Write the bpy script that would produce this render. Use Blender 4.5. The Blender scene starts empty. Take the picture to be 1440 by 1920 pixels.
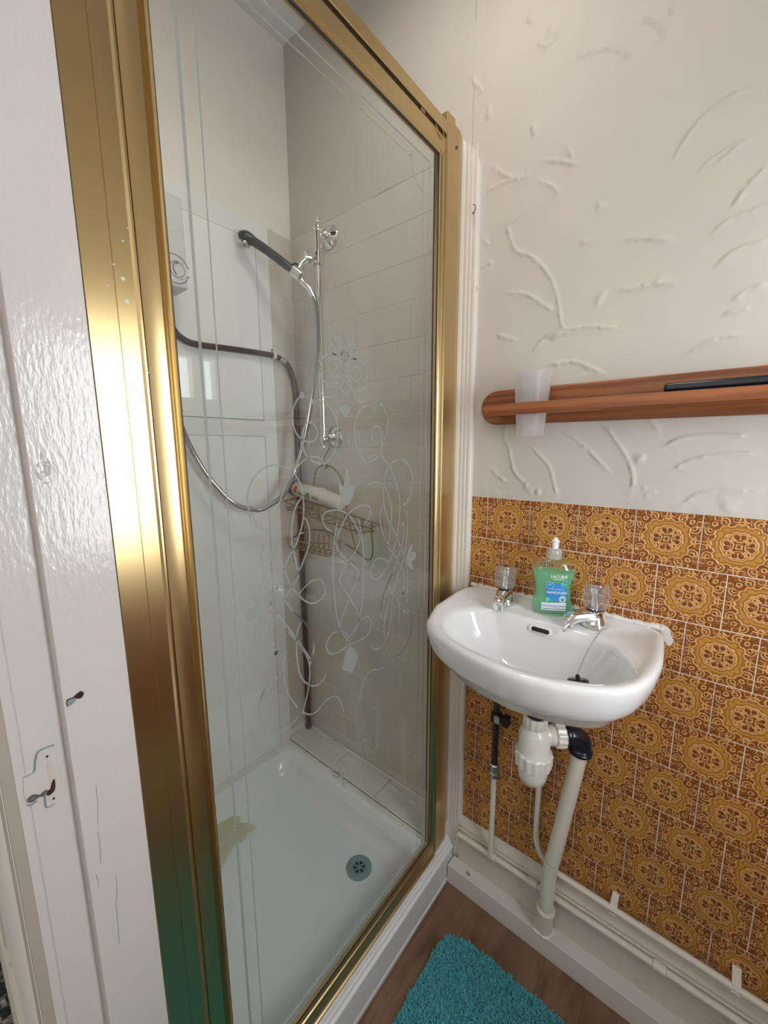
import bpy, math, random
import numpy as np
from mathutils import Vector, Matrix
random.seed(7)
rng = np.random.default_rng(5)
sc = bpy.context.scene
COL = sc.collection
PI = math.pi

# ------------------------------------------------------------------ camera, world, lights, exposure
cam = bpy.data.cameras.new('camera'); camo = bpy.data.objects.new('camera', cam); COL.objects.link(camo)
YAW, PITCH, ROLL = -0.690997, -0.161781, -0.004981
f_ = Vector((math.sin(YAW)*math.cos(PITCH), math.cos(YAW)*math.cos(PITCH), math.sin(PITCH)))
r_ = f_.cross(Vector((0, 0, 1))).normalized(); u_ = r_.cross(f_)
R_ = r_*math.cos(ROLL)+u_*math.sin(ROLL); U_ = u_*math.cos(ROLL)-r_*math.sin(ROLL)
m_ = Matrix((R_, U_, -f_)).transposed().to_4x4(); m_.translation = Vector((0.46925, -0.95214, 1.28415))
camo.matrix_world = m_
cam.sensor_fit = 'VERTICAL'; cam.sensor_height = 24; cam.lens = 24*755.489/1920
cam.clip_start = 0.01
sc.camera = camo
world = bpy.data.worlds.new('World'); sc.world = world; world.use_nodes = True
bg = world.node_tree.nodes['Background']; bg.inputs[0].default_value = (0.92, 0.96, 1.0, 1); bg.inputs[1].default_value = 5.0
def area(name, loc, rot, sx, sy, power, col):
    l = bpy.data.lights.new(name, 'AREA'); l.shape = 'RECTANGLE'; l.size = sx; l.size_y = sy; l.energy = power; l.color = col
    o = bpy.data.objects.new(name, l); COL.objects.link(o); o.location = loc; o.rotation_euler = rot
    return o
# daylight coming in at the bathroom window in the right wall
area('window_daylight', (0.99, -0.43, 1.27), (0, PI/2, 0), 0.72, 0.38, 9.5, (0.96, 0.975, 1.0))
# added fill light in the hallway behind the camera; no window stands there
area('hall_fill', (0.55, -2.15, 1.75), (PI/2, 0, 0), 1.6, 1.3, 5.2, (1.0, 0.97, 0.93))
# added fill from an unseen ceiling lamp, placed to brighten the shower
area('ceiling_fill', (0.02, -0.46, 2.44), (0, 0, 0), 0.26, 0.26, 3.5, (1.0, 0.93, 0.84))
sc.view_settings.view_transform = 'Standard'; sc.view_settings.look = 'None'
sc.view_settings.exposure = 0.02; sc.view_settings.gamma = 1.0
sc.view_settings.use_curve_mapping = False

# ------------------------------------------------------------------ traced outlines of the etching and the plaster (metres on their planes)
ETCH_MIRRORED=[[(-0.421,1.486),(-0.427,1.481),(-0.431,1.475),(-0.423,1.465),(-0.423,1.455),(-0.429,1.441)],[(-0.449,1.464),(-0.448,1.471),(-0.444,1.474),(-0.436,1.469),(-0.429,1.458),(-0.427,1.448),(-0.429,1.441)],[(-0.449,1.465),(-0.441,1.464),(-0.435,1.457),(-0.433,1.445),(-0.435,1.441)],[(-0.449,1.464),(-0.452,1.453),(-0.451,1.443),(-0.44,1.44)],[(-0.449,1.455),(-0.442,1.451),(-0.437,1.441)],[(-0.471,1.406),(-0.476,1.41),(-0.478,1.416),(-0.475,1.425),(-0.468,1.434),(-0.455,1.44),(-0.44,1.44),(-0.431,1.433),(-0.429,1.423),(-0.434,1.41),(-0.448,1.404),(-0.458,1.407),(-0.462,1.417),(-0.459,1.425),(-0.449,1.429),(-0.441,1.426),(-0.44,1.418),(-0.446,1.411)],[(-0.477,1.407),(-0.474,1.396),(-0.463,1.389),(-0.449,1.387),(-0.441,1.391),(-0.444,1.395)],[(-0.437,1.44),(-0.425,1.44),(-0.419,1.431)],[(-0.42,1.426),(-0.424,1.42),(-0.42,1.415)],[(-0.42,1.407),(-0.429,1.407),(-0.434,1.402),(-0.435,1.394),(-0.431,1.386),(-0.425,1.379),(-0.421,1.373)],[(-0.42,1.373),(-0.421,1.363)],[(-0.432,1.393),(-0.427,1.393),(-0.426,1.398),(-0.429,1.399)],[(-0.48,1.374),(-0.47,1.368),(-0.455,1.367),(-0.444,1.374),(-0.438,1.386)],[(-0.519,1.367),(-0.532,1.354),(-0.539,1.335),(-0.538,1.319),(-0.533,1.305),(-0.522,1.296),(-0.506,1.291),(-0.492,1.297),(-0.489,1.31),(-0.498,1.322),(-0.511,1.322),(-0.52,1.309),(-0.522,1.294),(-0.517,1.274),(-0.501,1.26),(-0.476,1.255),(-0.456,1.268),(-0.442,1.295),(-0.442,1.325),(-0.455,1.347),(-0.476,1.361),(-0.497,1.359)],[(-0.596,1.156),(-0.609,1.161),(-0.623,1.175),(-0.627,1.192),(-0.627,1.215),(-0.618,1.235),(-0.598,1.252),(-0.576,1.256),(-0.549,1.248),(-0.532,1.229),(-0.525,1.206),(-0.524,1.179),(-0.529,1.154),(-0.543,1.124),(-0.564,1.097),(-0.584,1.06),(-0.597,1.038),(-0.605,1.015),(-0.609,0.985),(-0.608,0.945),(-0.606,0.926)],[(-0.606,1.165),(-0.613,1.168),(-0.619,1.179),(-0.621,1.187)],[(-0.476,1.255),(-0.48,1.262),(-0.493,1.267),(-0.514,1.265),(-0.53,1.255),(-0.55,1.238),(-0.565,1.212),(-0.576,1.186),(-0.58,1.162),(-0.579,1.134),(-0.573,1.099),(-0.559,1.062),(-0.544,1.038),(-0.525,1.018),(-0.504,1.01),(-0.485,1.018),(-0.482,1.034),(-0.495,1.051),(-0.516,1.051),(-0.534,1.042),(-0.543,1.035)],[(-0.464,1.199),(-0.478,1.211),(-0.499,1.214),(-0.516,1.21),(-0.525,1.203),(-0.54,1.187),(-0.549,1.162),(-0.551,1.136),(-0.547,1.109),(-0.54,1.079),(-0.528,1.094),(-0.517,1.114),(-0.513,1.138),(-0.517,1.157),(-0.525,1.169)],[(-0.606,1.136),(-0.609,1.113),(-0.606,1.074),(-0.597,1.038),(-0.583,1.013),(-0.557,0.971),(-0.532,0.929),(-0.518,0.902)],[(-0.593,1.111),(-0.596,1.097),(-0.589,1.07),(-0.57,1.035),(-0.555,1.011),(-0.527,0.976),(-0.514,0.942),(-0.517,0.911),(-0.523,0.897)],[(-0.539,1.07),(-0.57,1.038),(-0.593,1.008),(-0.599,0.981),(-0.592,0.953)],[(-0.462,1.132),(-0.479,1.144),(-0.483,1.16),(-0.474,1.169),(-0.451,1.17),(-0.421,1.159),(-0.401,1.137),(-0.387,1.107),(-0.402,1.082),(-0.424,1.062),(-0.445,1.036),(-0.426,1.003),(-0.395,0.952),(-0.401,0.924),(-0.42,0.901)],[(-0.448,1.147),(-0.457,1.108),(-0.462,1.065),(-0.46,1.019),(-0.454,0.968),(-0.444,0.937),(-0.419,0.911)],[(-0.455,0.936),(-0.469,0.937),(-0.483,0.921),(-0.474,0.899),(-0.45,0.894),(-0.42,0.897)],[(-0.539,0.986),(-0.548,0.97),(-0.551,0.947),(-0.55,0.914),(-0.544,0.886),(-0.531,0.866),(-0.513,0.853),(-0.495,0.854),(-0.486,0.863)],[(-0.554,1.009),(-0.535,0.987),(-0.518,0.959),(-0.512,0.931),(-0.514,0.917),(-0.523,0.903)],[(-0.566,0.978),(-0.548,0.952),(-0.532,0.924),(-0.524,0.897),(-0.526,0.868),(-0.534,0.838),(-0.543,0.819)],[(-0.544,0.817),(-0.527,0.803),(-0.508,0.801),(-0.488,0.81),(-0.465,0.807),(-0.451,0.79),(-0.442,0.76)],[(-0.595,0.907),(-0.605,0.907),(-0.619,0.897),(-0.628,0.88),(-0.628,0.856),(-0.619,0.834),(-0.602,0.814),(-0.582,0.807),(-0.559,0.81),(-0.551,0.816)],[(-0.604,0.898),(-0.612,0.897),(-0.62,0.893),(-0.625,0.886)],[(-0.554,0.832),(-0.572,0.866),(-0.579,0.902),(-0.578,0.925),(-0.573,0.945)],[(-0.464,0.671),(-0.476,0.66),(-0.476,0.643),(-0.466,0.629),(-0.454,0.627)],[(-0.436,0.649),(-0.449,0.661),(-0.46,0.659),(-0.461,0.641),(-0.453,0.622),(-0.447,0.595),(-0.438,0.6),(-0.433,0.621)],[(-0.448,0.636),(-0.447,0.618)]]
ETCH_FILLED=[[(-0.421,1.364),(-0.424,1.357),(-0.437,1.355),(-0.434,1.347),(-0.428,1.341),(-0.421,1.337),(-0.413,1.345),(-0.404,1.356),(-0.417,1.357)],[(-0.419,1.245),(-0.427,1.225),(-0.43,1.212),(-0.441,1.217),(-0.44,1.2),(-0.433,1.185),(-0.423,1.175),(-0.41,1.184),(-0.402,1.197),(-0.399,1.214),(-0.413,1.211),(-0.415,1.227)],[(-0.421,0.892),(-0.432,0.887),(-0.439,0.868),(-0.443,0.854),(-0.43,0.844),(-0.419,0.832),(-0.407,0.846),(-0.4,0.863),(-0.408,0.881)]]
ETCH_LEAF=[[(-0.629,1.061),(-0.613,1.049),(-0.605,1.033),(-0.605,1.024),(-0.613,1.01),(-0.629,0.999),(-0.63,1.008),(-0.625,1.018),(-0.636,1.021),(-0.643,1.027),(-0.643,1.035),(-0.637,1.041),(-0.623,1.043),(-0.628,1.053)]]
ETCH_DOTS=[(-0.519,1.366,0.005),(-0.497,1.358,0.004),(-0.596,1.157,0.004),(-0.606,1.136,0.003),(-0.592,1.112,0.005),(-0.466,1.199,0.002),(-0.591,0.951,0.005),(-0.592,0.951,0.004),(-0.606,0.927,0.003),(-0.596,0.907,0.004)]
PLASTER_RIDGES=[[(0.352,1.779),(0.366,1.804),(0.394,1.835),(0.429,1.847),(0.457,1.845)],[(0.387,1.746),(0.409,1.761),(0.437,1.771),(0.461,1.773)],[(0.41,1.748),(0.431,1.761),(0.447,1.77)],[(0.443,1.674),(0.461,1.703),(0.483,1.724)],[(0.42,1.644),(0.445,1.658),(0.489,1.665)],[(0.43,1.588),(0.457,1.607),(0.495,1.613)],[(0.166,2.035),(0.212,2.023),(0.246,2.007),(0.278,1.975)],[(0.096,2.099),(0.12,2.081),(0.141,2.094)],[(-0.013,1.86),(0.034,1.866),(0.086,1.858),(0.088,1.873)],[(0.005,1.911),(0.04,1.878),(0.079,1.857)],[(0.12,1.876),(0.155,1.86),(0.194,1.839)],[(0.17,1.882),(0.183,1.851)],[(0.11,1.843),(0.141,1.821),(0.162,1.795)],[(0.101,1.792),(0.058,1.778),(0.052,1.763),(0.071,1.717),(0.106,1.695),(0.139,1.658),(0.165,1.607),(0.178,1.548),(0.188,1.529),(0.227,1.528),(0.274,1.517),(0.31,1.5)],[(0.051,1.633),(0.098,1.619),(0.137,1.59),(0.168,1.564)],[(0.118,1.487),(0.147,1.519),(0.188,1.529)],[(0.151,1.459),(0.203,1.461),(0.249,1.441),(0.279,1.421)],[(0.404,1.445),(0.423,1.459),(0.453,1.469),(0.49,1.467)],[(0.449,1.506),(0.471,1.511),(0.485,1.51)],[(0.458,1.527),(0.478,1.54),(0.502,1.544)],[(0.286,1.673),(0.319,1.667),(0.364,1.65)],[(0.298,1.582),(0.335,1.583),(0.384,1.572)],[(-0.269,2.256),(-0.243,2.272),(-0.208,2.277)],[(-0.186,2.171),(-0.158,2.192)],[(0.279,2.041),(0.312,2.006),(0.326,1.977)],[(0.325,2.04),(0.331,2.011)],[(-0.01,1.764),(0.005,1.747)],[(-0.015,1.704),(0.017,1.708)],[(0.035,1.543),(0.083,1.523)],[(-0.072,2.109),(-0.05,2.104),(-0.021,2.068)],[(0.054,1.306),(0.074,1.281),(0.092,1.222),(0.129,1.189)],[(0.119,1.291),(0.149,1.262),(0.174,1.234),(0.185,1.197),(0.196,1.169)],[(0.182,1.322),(0.218,1.303),(0.249,1.276),(0.279,1.246),(0.301,1.221)],[(0.273,1.332),(0.299,1.297),(0.324,1.26),(0.338,1.222),(0.337,1.188)],[(0.034,1.225),(0.073,1.196)],[(0.377,1.276),(0.403,1.292),(0.44,1.301),(0.486,1.3),(0.511,1.298)],[(0.396,1.231),(0.423,1.253),(0.461,1.265),(0.492,1.269),(0.522,1.266)],[(0.421,1.17),(0.444,1.192),(0.487,1.204),(0.539,1.204)],[(0.346,1.337),(0.361,1.328),(0.374,1.308)]]
PLASTER_BLOBS=[(0.082,2.153),(0.135,2.097),(-0.006,2.022),(-0.116,2.072),(-0.05,2.098),(0.099,1.937),(0.221,1.685),(0.242,1.744),(0.252,1.579),(-0.151,2.266),(-0.14,2.113),(0.349,1.258),(0.369,1.191),(0.067,1.316),(0.13,1.179),(0.49,1.18),(0.159,1.179)]

# ------------------------------------------------------------------ mesh helpers
class MB:
    def __init__(s): s.v = []; s.f = []
    def add(s, v, f):
        n = len(s.v); s.v += [tuple(p) for p in v]; s.f += [tuple(i+n for i in q) for q in f]; return s
    def box(s, x0, x1, y0, y1, z0, z1):
        v = [(x, y, z) for x in (x0, x1) for y in (y0, y1) for z in (z0, z1)]
        return s.add(v, [(0, 1, 3, 2), (4, 6, 7, 5), (0, 4, 5, 1), (2, 3, 7, 6), (0, 2, 6, 4), (1, 5, 7, 3)])
    def tube(s, pts, r, n=12, cap=True, closed=False):
        pts = [Vector(p) for p in pts]; m = len(pts); rs = r if isinstance(r, (list, tuple)) else [r]*m
        def tan(i):
            if closed: return (pts[(i+1) % m]-pts[i-1]).normalized()
            return (pts[min(i+1, m-1)]-pts[max(i-1, 0)]).normalized()
        t = tan(0); a = Vector((0, 0, 1)) if abs(t.z) < .9 else Vector((1, 0, 0)); u = t.cross(a).normalized()
        v = []
        for i in range(m):
            t = tan(i); u = (u-t*u.dot(t)).normalized(); w = t.cross(u)
            for k in range(n):
                an = 2*PI*k/n; v.append(pts[i]+(u*math.cos(an)+w*math.sin(an))*rs[i])
        f = []
        for i in range(m if closed else m-1):
            j = (i+1) % m
            for k in range(n): f.append((i*n+k, i*n+(k+1) % n, j*n+(k+1) % n, j*n+k))
        if cap and not closed: f += [tuple(range(n))[::-1], tuple((m-1)*n+k for k in range(n))]
        return s.add(v, f)
    def lathe(s, prof, o=(0, 0, 0), ax=(0, 0, 1), n=24, flute=0, fl=0.0):
        ax = Vector(ax).normalized(); a = Vector((0, 0, 1)) if abs(ax.z) < .9 else Vector((1, 0, 0))
        u = ax.cross(a).normalized(); w = ax.cross(u); o = Vector(o); v = []; m = len(prof)
        for r, h in prof:
            for k in range(n):
                an = 2*PI*k/n; rr = r*(1+(fl*math.cos(flute*an) if flute else 0)); v.append(o+ax*h+(u*math.cos(an)+w*math.sin(an))*rr)
        f = [(i*n+k, i*n+(k+1) % n, (i+1)*n+(k+1) % n, (i+1)*n+k) for i in range(m-1) for k in range(n)]
        f += [tuple(range(n))[::-1], tuple((m-1)*n+k for k in range(n))]
        return s.add(v, f)
    def prism(s, poly, a0, a1, axis):
        # polygon of the two other axes, extruded along axis from a0 to a1
        def P(p, a): return {0: (a, p[0], p[1]), 1: (p[0], a, p[1]), 2: (p[0], p[1], a)}[axis]
        n = len(poly); v = [P(p, a0) for p in poly]+[P(p, a1) for p in poly]
        f = [(i, (i+1) % n, n+(i+1) % n, n+i) for i in range(n)]+[tuple(range(n))[::-1], tuple(range(n, 2*n))]
        return s.add(v, f)
    def rings(s, R, cap0=True, cap1=True):
        n = len(R[0]); v = [p for r in R for p in r]; f = []
        for i in range(len(R)-1):
            for k in range(n): f.append((i*n+k, i*n+(k+1) % n, (i+1)*n+(k+1) % n, (i+1)*n+k))
        if cap0: f.append(tuple(range(n))[::-1])
        if cap1: f.append(tuple((len(R)-1)*n+k for k in range(n)))
        return s.add(v, f)
    def mesh(s, name, mat, smooth=True, ang=35, recalc=True):
        me = bpy.data.meshes.new(name); me.from_pydata(s.v, [], s.f); me.update()
        if recalc:
            import bmesh
            b = bmesh.new(); b.from_mesh(me); bmesh.ops.recalc_face_normals(b, faces=b.faces); b.to_mesh(me); b.free()
        if mat: me.materials.append(mat)
        if smooth:
            me.shade_smooth(); me.set_sharp_from_angle(angle=math.radians(ang))
        return me
def put(name, mb, mat=None, parent=None, loc=None, bevel=0, smooth=True, ang=35, label=None):
    me = mb if isinstance(mb, bpy.types.Mesh) else mb.mesh(name, mat, smooth, ang)
    o = bpy.data.objects.new(name, me); COL.objects.link(o)
    if loc: o.location = loc
    if parent: o.parent = parent
    if bevel:
        b = o.modifiers.new('bevel', 'BEVEL'); b.width = bevel; b.segments = 2; b.limit_method = 'ANGLE'; b.angle_limit = math.radians(40)
    if label: o['label'] = label
    return o
def thing(name, label, cat, loc=(0, 0, 0), rotz=0, group=None):
    o = bpy.data.objects.new(name, None); COL.objects.link(o); o.location = loc; o.rotation_euler = (0, 0, rotz)
    o.empty_display_size = 0.05; o['label'] = label; o['category'] = cat
    if group: o['group'] = group
    return o
def tag(o, label, cat, group=None):
    o['label'] = label; o['category'] = cat
    if group: o['group'] = group
    return o
def struct(name, mb, mat=None, label=None, cat=None, **k):
    o = put(name, mb, mat, **k); o['kind'] = 'structure'
    o['label'] = label; o['category'] = cat
    return o
def rel(t, pts):
    # world points into the frame of thing t (translation only)
    return [tuple(Vector(p)-t.location) for p in pts]
def smoothpath(pts, sub=6, closed=False):
    P = [Vector(p) for p in pts]; n = len(P); out = []
    for i in range(n if closed else n-1):
        p0 = P[(i-1) % n] if closed or i > 0 else P[0]*2-P[1]; p1 = P[i]; p2 = P[(i+1) % n]
        p3 = P[(i+2) % n] if closed or i < n-2 else P[-1]*2-P[-2]
        for k in range(sub):
            t = k/sub
            out.append(0.5*((2*p1)+(p2-p0)*t+(2*p0-5*p1+4*p2-p3)*t*t+(3*p1-p0-3*p2+p3)*t**3))
    if not closed: out.append(P[-1])
    return out

# ------------------------------------------------------------------ materials
def mat_new(name):
    m = bpy.data.materials.new(name); m.use_nodes = True; nt = m.node_tree; nt.nodes.clear()
    out = nt.nodes.new('ShaderNodeOutputMaterial'); return m, nt, out
class N:
    def __init__(s, nt): s.nt = nt
    def node(s, t, ins=None, **props):
        n = s.nt.nodes.new(t)
        for k, v in props.items(): setattr(n, k, v)
        for k, v in (ins or {}).items():
            if hasattr(v, 'is_linked'): s.nt.links.new(v, n.inputs[k])
            else: n.inputs[k].default_value = v
        return n
    def m(s, op, a, b=None, c=None):
        ins = {0: a}
        if b is not None: ins[1] = b
        if c is not None: ins[2] = c
        return s.node('ShaderNodeMath', ins, operation=op).outputs[0]
    def step(s, x, lo, hi, a=0.0, b=1.0):
        return s.node('ShaderNodeMapRange', {0: x, 1: lo, 2: hi, 3: a, 4: b}, interpolation_type='SMOOTHSTEP').outputs[0]
    def mix(s, fac, a, b):
        n = s.nt.nodes.new('ShaderNodeMix'); n.data_type = 'RGBA'
        for sock, v in ((n.inputs[0], fac), (n.inputs[6], a), (n.inputs[7], b)):
            if hasattr(v, 'is_linked'): s.nt.links.new(v, sock)
            else: sock.default_value = v
        return n.outputs[2]
    def noise(s, vec, scale, detail=3, rough=.5, dist=0.0):
        return s.node('ShaderNodeTexNoise', {'Vector': vec, 'Scale': scale, 'Detail': detail, 'Roughness': rough, 'Distortion': dist}).outputs[0]
    def bump(s, h, strength=.3, dist=.002):
        return s.node('ShaderNodeBump', {'Height': h, 'Strength': strength, 'Distance': dist}).outputs[0]
def C(r, g, b): return (r, g, b, 1)
def simple(name, col, rough=.5, metal=0, spec=.5, var=0.0, vscale=6, bump=0, bscale=40, bdist=.001, stretch=(1, 1, 1), dirt=None, dscale=5, dlo=.55, dhi=.75, coat=0, obj=False, aniso=0):
    m, nt, out = mat_new(name); n = N(nt)
    tc = n.node('ShaderNodeTexCoord').outputs['Object' if obj else 'Object']
    if not obj: tc = n.node('ShaderNodeNewGeometry').outputs['Position']
    vec = n.node('ShaderNodeMapping', {'Vector': tc, 'Scale': stretch}).outputs[0]
    p = n.node('ShaderNodeBsdfPrincipled', {'Roughness': rough, 'Metallic': metal, 'Specular IOR Level': spec, 'Coat Weight': coat})
    c = C(*col)
    if var:
        d = tuple(x*(1-var) for x in col)
        c = n.mix(n.step(n.noise(vec, vscale, 4), .3, .7), C(*col), C(*d))
    if dirt:
        c = n.mix(n.step(n.noise(vec, dscale, 5, .6), dlo, dhi), c, C(*dirt))
    if hasattr(c, 'is_linked'): nt.links.new(c, p.inputs['Base Color'])
    else: p.inputs['Base Color'].default_value = c
    if bump: nt.links.new(n.bump(n.noise(vec, bscale, 4), bump, bdist), p.inputs['Normal'])
    if aniso:
        p.inputs['Anisotropic'].default_value = aniso
        tn = n.node('ShaderNodeTangent', direction_type='RADIAL', axis='Z'); nt.links.new(tn.outputs[0], p.inputs['Tangent'])
    nt.links.new(p.outputs[0], out.inputs[0]); return m

M = {}
M['plaster'] = simple('cream_plaster', (.585, .545, .500), .62, bump=.35, bscale=55, bdist=.0015, var=.05, vscale=3)
M['plaster_plain'] = simple('plain_plaster', (.84, .80, .76), .6, bump=.25, bscale=30, bdist=.001, var=.04)
M['ceiling'] = simple('ceiling_paint', (.74, .72, .69), .7, bump=.2)
M['gloss_white'] = simple('white_gloss_paint', (.64, .615, .60), .15, bump=.8, bscale=230, bdist=.0007, stretch=(1, 1, .35), var=.04, dirt=(.58, .52, .46), dscale=9, dlo=.66, dhi=.82)
M['trim_white'] = simple('trim_white_paint', (.72, .685, .65), .32, bump=.25, bscale=60, bdist=.0006, dirt=(.55, .46, .36), dscale=22, dlo=.68, dhi=.8)
M['skirting'] = simple('skirting_cream_paint', (.60, .56, .49), .34, bump=.3, bscale=40, dirt=(.42, .34, .24), dscale=14, dlo=.6, dhi=.78)
M['ledge'] = simple('ledge_paint', (.66, .64, .60), .35, bump=.3, bscale=30, dirt=(.34, .29, .25), dscale=30, dlo=.68, dhi=.76)
M['kerb'] = simple('kerb_plastic', (.74, .77, .80), .3, bump=.15, bscale=80, stretch=(1, .2, 1))
M['mitre'] = simple('dark_gap', (.035, .028, .022), .8)
M['gold'] = simple('gold_anodised', (.60, .455, .230), .31, metal=1, bump=.04, bscale=260, bdist=.0004, stretch=(1, 1, .03), dirt=(.74, .60, .38), dscale=70, dlo=.74, dhi=.78, aniso=.55)
M['chrome'] = simple('chrome', (.82, .82, .82), .09, metal=1)
M['wire'] = simple('caddy_wire', (.30, .255, .21), .3, metal=.8)
M['dull_chrome'] = simple('dull_chrome', (.55, .54, .52), .28, metal=1, dirt=(.3, .26, .2), dscale=60)
M['ceramic'] = simple('white_ceramic', (.73, .74, .76), .07, coat=.4)
M['tray'] = simple('tray_enamel', (.84, .865, .865), .16, bump=.05, bscale=9, bdist=.002)
M['white_tile'] = simple('white_glazed_tile', (.64, .60, .555), .13, bump=.05, bscale=9, bdist=.002, var=.04, vscale=9)
M['ledge_tile'] = simple('ledge_tile', (.72, .69, .65), .2, bump=.1, bscale=15, dirt=(.40, .33, .25), dscale=14, dlo=.6, dhi=.8)
M['grout_white'] = simple('white_grout', (.82, .78, .71), .8, dirt=(.42, .37, .30), dscale=5, dlo=.56, dhi=.72)
M['grout_brown'] = simple('tile_grout', (.84, .76, .67), .8, dirt=(.5, .42, .34), dscale=12)
M['panel'] = simple('acrylic_panel', (.88, .89, .88), .07, bump=.03, bscale=5, bdist=.002)
M['panel_back'] = simple('panel_board', (.83, .84, .83), .2)
M['unit'] = simple('white_unit_plastic', (.68, .67, .66), .3)
M['mark'] = simple('dark_print', (.10, .09, .10), .5)
M['mark_violet'] = simple('violet_print', (.30, .24, .32), .5)
M['black_plastic'] = simple('black_plastic', (.012, .014, .022), .24, bump=.05, bscale=60)
M['handset'] = simple('charcoal_plastic', (.035, .045, .055), .3)
M['white_plastic'] = simple('white_trap_plastic', (.76, .75, .69), .25, var=.06)
M['waste_pipe'] = simple('waste_pipe_paint', (.70, .67, .58), .32, bump=.12, bscale=22, dirt=(.52, .44, .30), dscale=9, dlo=.62, dhi=.8)
M['pipe_paint'] = simple('painted_pipe', (.70, .67, .60), .3, bump=.2, bscale=60, dirt=(.5, .42, .33), dscale=18, dlo=.62, dhi=.8)
M['copper_dark'] = simple('dark_copper_pipe', (.085, .045, .042), .33, metal=.35, var=.4, vscale=30)
M['dark_metal'] = simple('dark_metal', (.07, .065, .06), .3, metal=.7)
M['clear_dirty'] = simple('sealant', (.74, .71, .68), .45, bump=.7, bscale=130, bdist=.003, dirt=(.42, .34, .26), dscale=40, dlo=.58, dhi=.75)
M['hole'] = simple('black_hole', (.004, .004, .004), .6)
M['rug_base'] = simple('rug_backing', (.035, .33, .39), .9)
M['navy'] = simple('navy_plastic', (.02, .04, .10), .3)
M['tube_body'] = simple('tube_plastic', (.62, .62, .58), .3)
M['red'] = simple('red_print', (.45, .05, .04), .4)
M['green_print'] = simple('green_print', (.16, .25, .05), .4)
M['blue_print'] = simple('blue_print', (.035, .26, .62), .35)
M['white_print'] = simple('white_print', (.86, .88, .90), .4)
M['pale_print'] = simple('pale_blue_print', (.42, .62, .80), .35)
M['teal_print'] = simple('teal_print', (.10, .52, .50), .35)
M['stripe_print'] = simple('stripe_print', (.10, .20, .42), .35)
M['dark_green'] = simple('leaf_print', (.01, .12, .07), .4)
M['red_dot'] = simple('red_index', (.22, .02, .02), .3)
M['dark_dot'] = simple('dark_index', (.05, .05, .06), .3)
M['hall_wall'] = simple('hall_paint', (.62, .58, .53), .8)
M['drain'] = simple('drain_metal', (.30, .36, .38), .35, metal=.25)
M['screw'] = simple('screw_metal', (.35, .28, .18), .35, metal=1)

def gloss_mix(name, tint, ior=1.5, rough=0.0, body=None, bodyfac=0.0, bodyrough=.4, trl=.5):
    # clear thin plastic or glass: see-through, with Fresnel reflection, and optionally a milky body
    m, nt, out = mat_new(name); n = N(nt)
    tr = n.node('ShaderNodeBsdfTransparent', {'Color': C(*tint)}); gl = n.node('ShaderNodeBsdfGlossy', {'Color': C(1, 1, 1), 'Roughness': rough})
    lw = n.node('ShaderNodeLayerWeight', {'Blend': .5}); f0 = ((ior-1)/(ior+1))**2
    fr = n.node('ShaderNodeMath', {0: n.m('MULTIPLY', n.m('POWER', lw.outputs['Facing'], 5.0), 1-f0), 1: f0}, operation='ADD')
    base = tr.outputs[0]
    if body:
        df = n.node('ShaderNodeBsdfDiffuse', {'Color': C(*body)}); tl = n.node('ShaderNodeBsdfTranslucent', {'Color': C(*body)})
        mx0 = n.node('ShaderNodeMixShader', {0: trl, 1: df.outputs[0], 2: tl.outputs[0]})
        base = n.node('ShaderNodeMixShader', {0: bodyfac, 1: tr.outputs[0], 2: mx0.outputs[0]}).outputs[0]
    mx = n.node('ShaderNodeMixShader', {0: fr.outputs[0], 1: base, 2: gl.outputs[0]})
    nt.links.new(mx.outputs[0], out.inputs[0]); return m
M['glass'] = gloss_mix('shower_glass', (.975, .992, .982), 1.52)
M['etch'] = gloss_mix('etched_glass', (.95, .97, .96), 1.0, .4, (.375, .395, .39), .82, trl=.35)
M['cup'] = gloss_mix('frosted_cup_plastic', (.97, .97, .98), 1.35, .3, (.88, .88, .89), .34, trl=.7)
M['bottle_clear'] = gloss_mix('clear_bottle', (.96, 1, .97), 1.5, .03, (.6, .75, .66), .05)
M['liquid'] = gloss_mix('green_handwash', (.66, .96, .78), 1.35, .02, (.36, .88, .60), .56, trl=.5)
M['pump_clear'] = gloss_mix('clear_cap_plastic', (.95, .97, .98), 1.5, .1, (.82, .86, .88), .55)
M['acrylic'] = gloss_mix('faceted_acrylic', (.96, .965, .98), 1.75, .05, (.82, .82, .85), .16)
M['mat_yellow'] = gloss_mix('pale_yellow_vinyl', (.985, .98, .93), 1.4, .2, (.90, .87, .60), .50, trl=.15)

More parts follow.
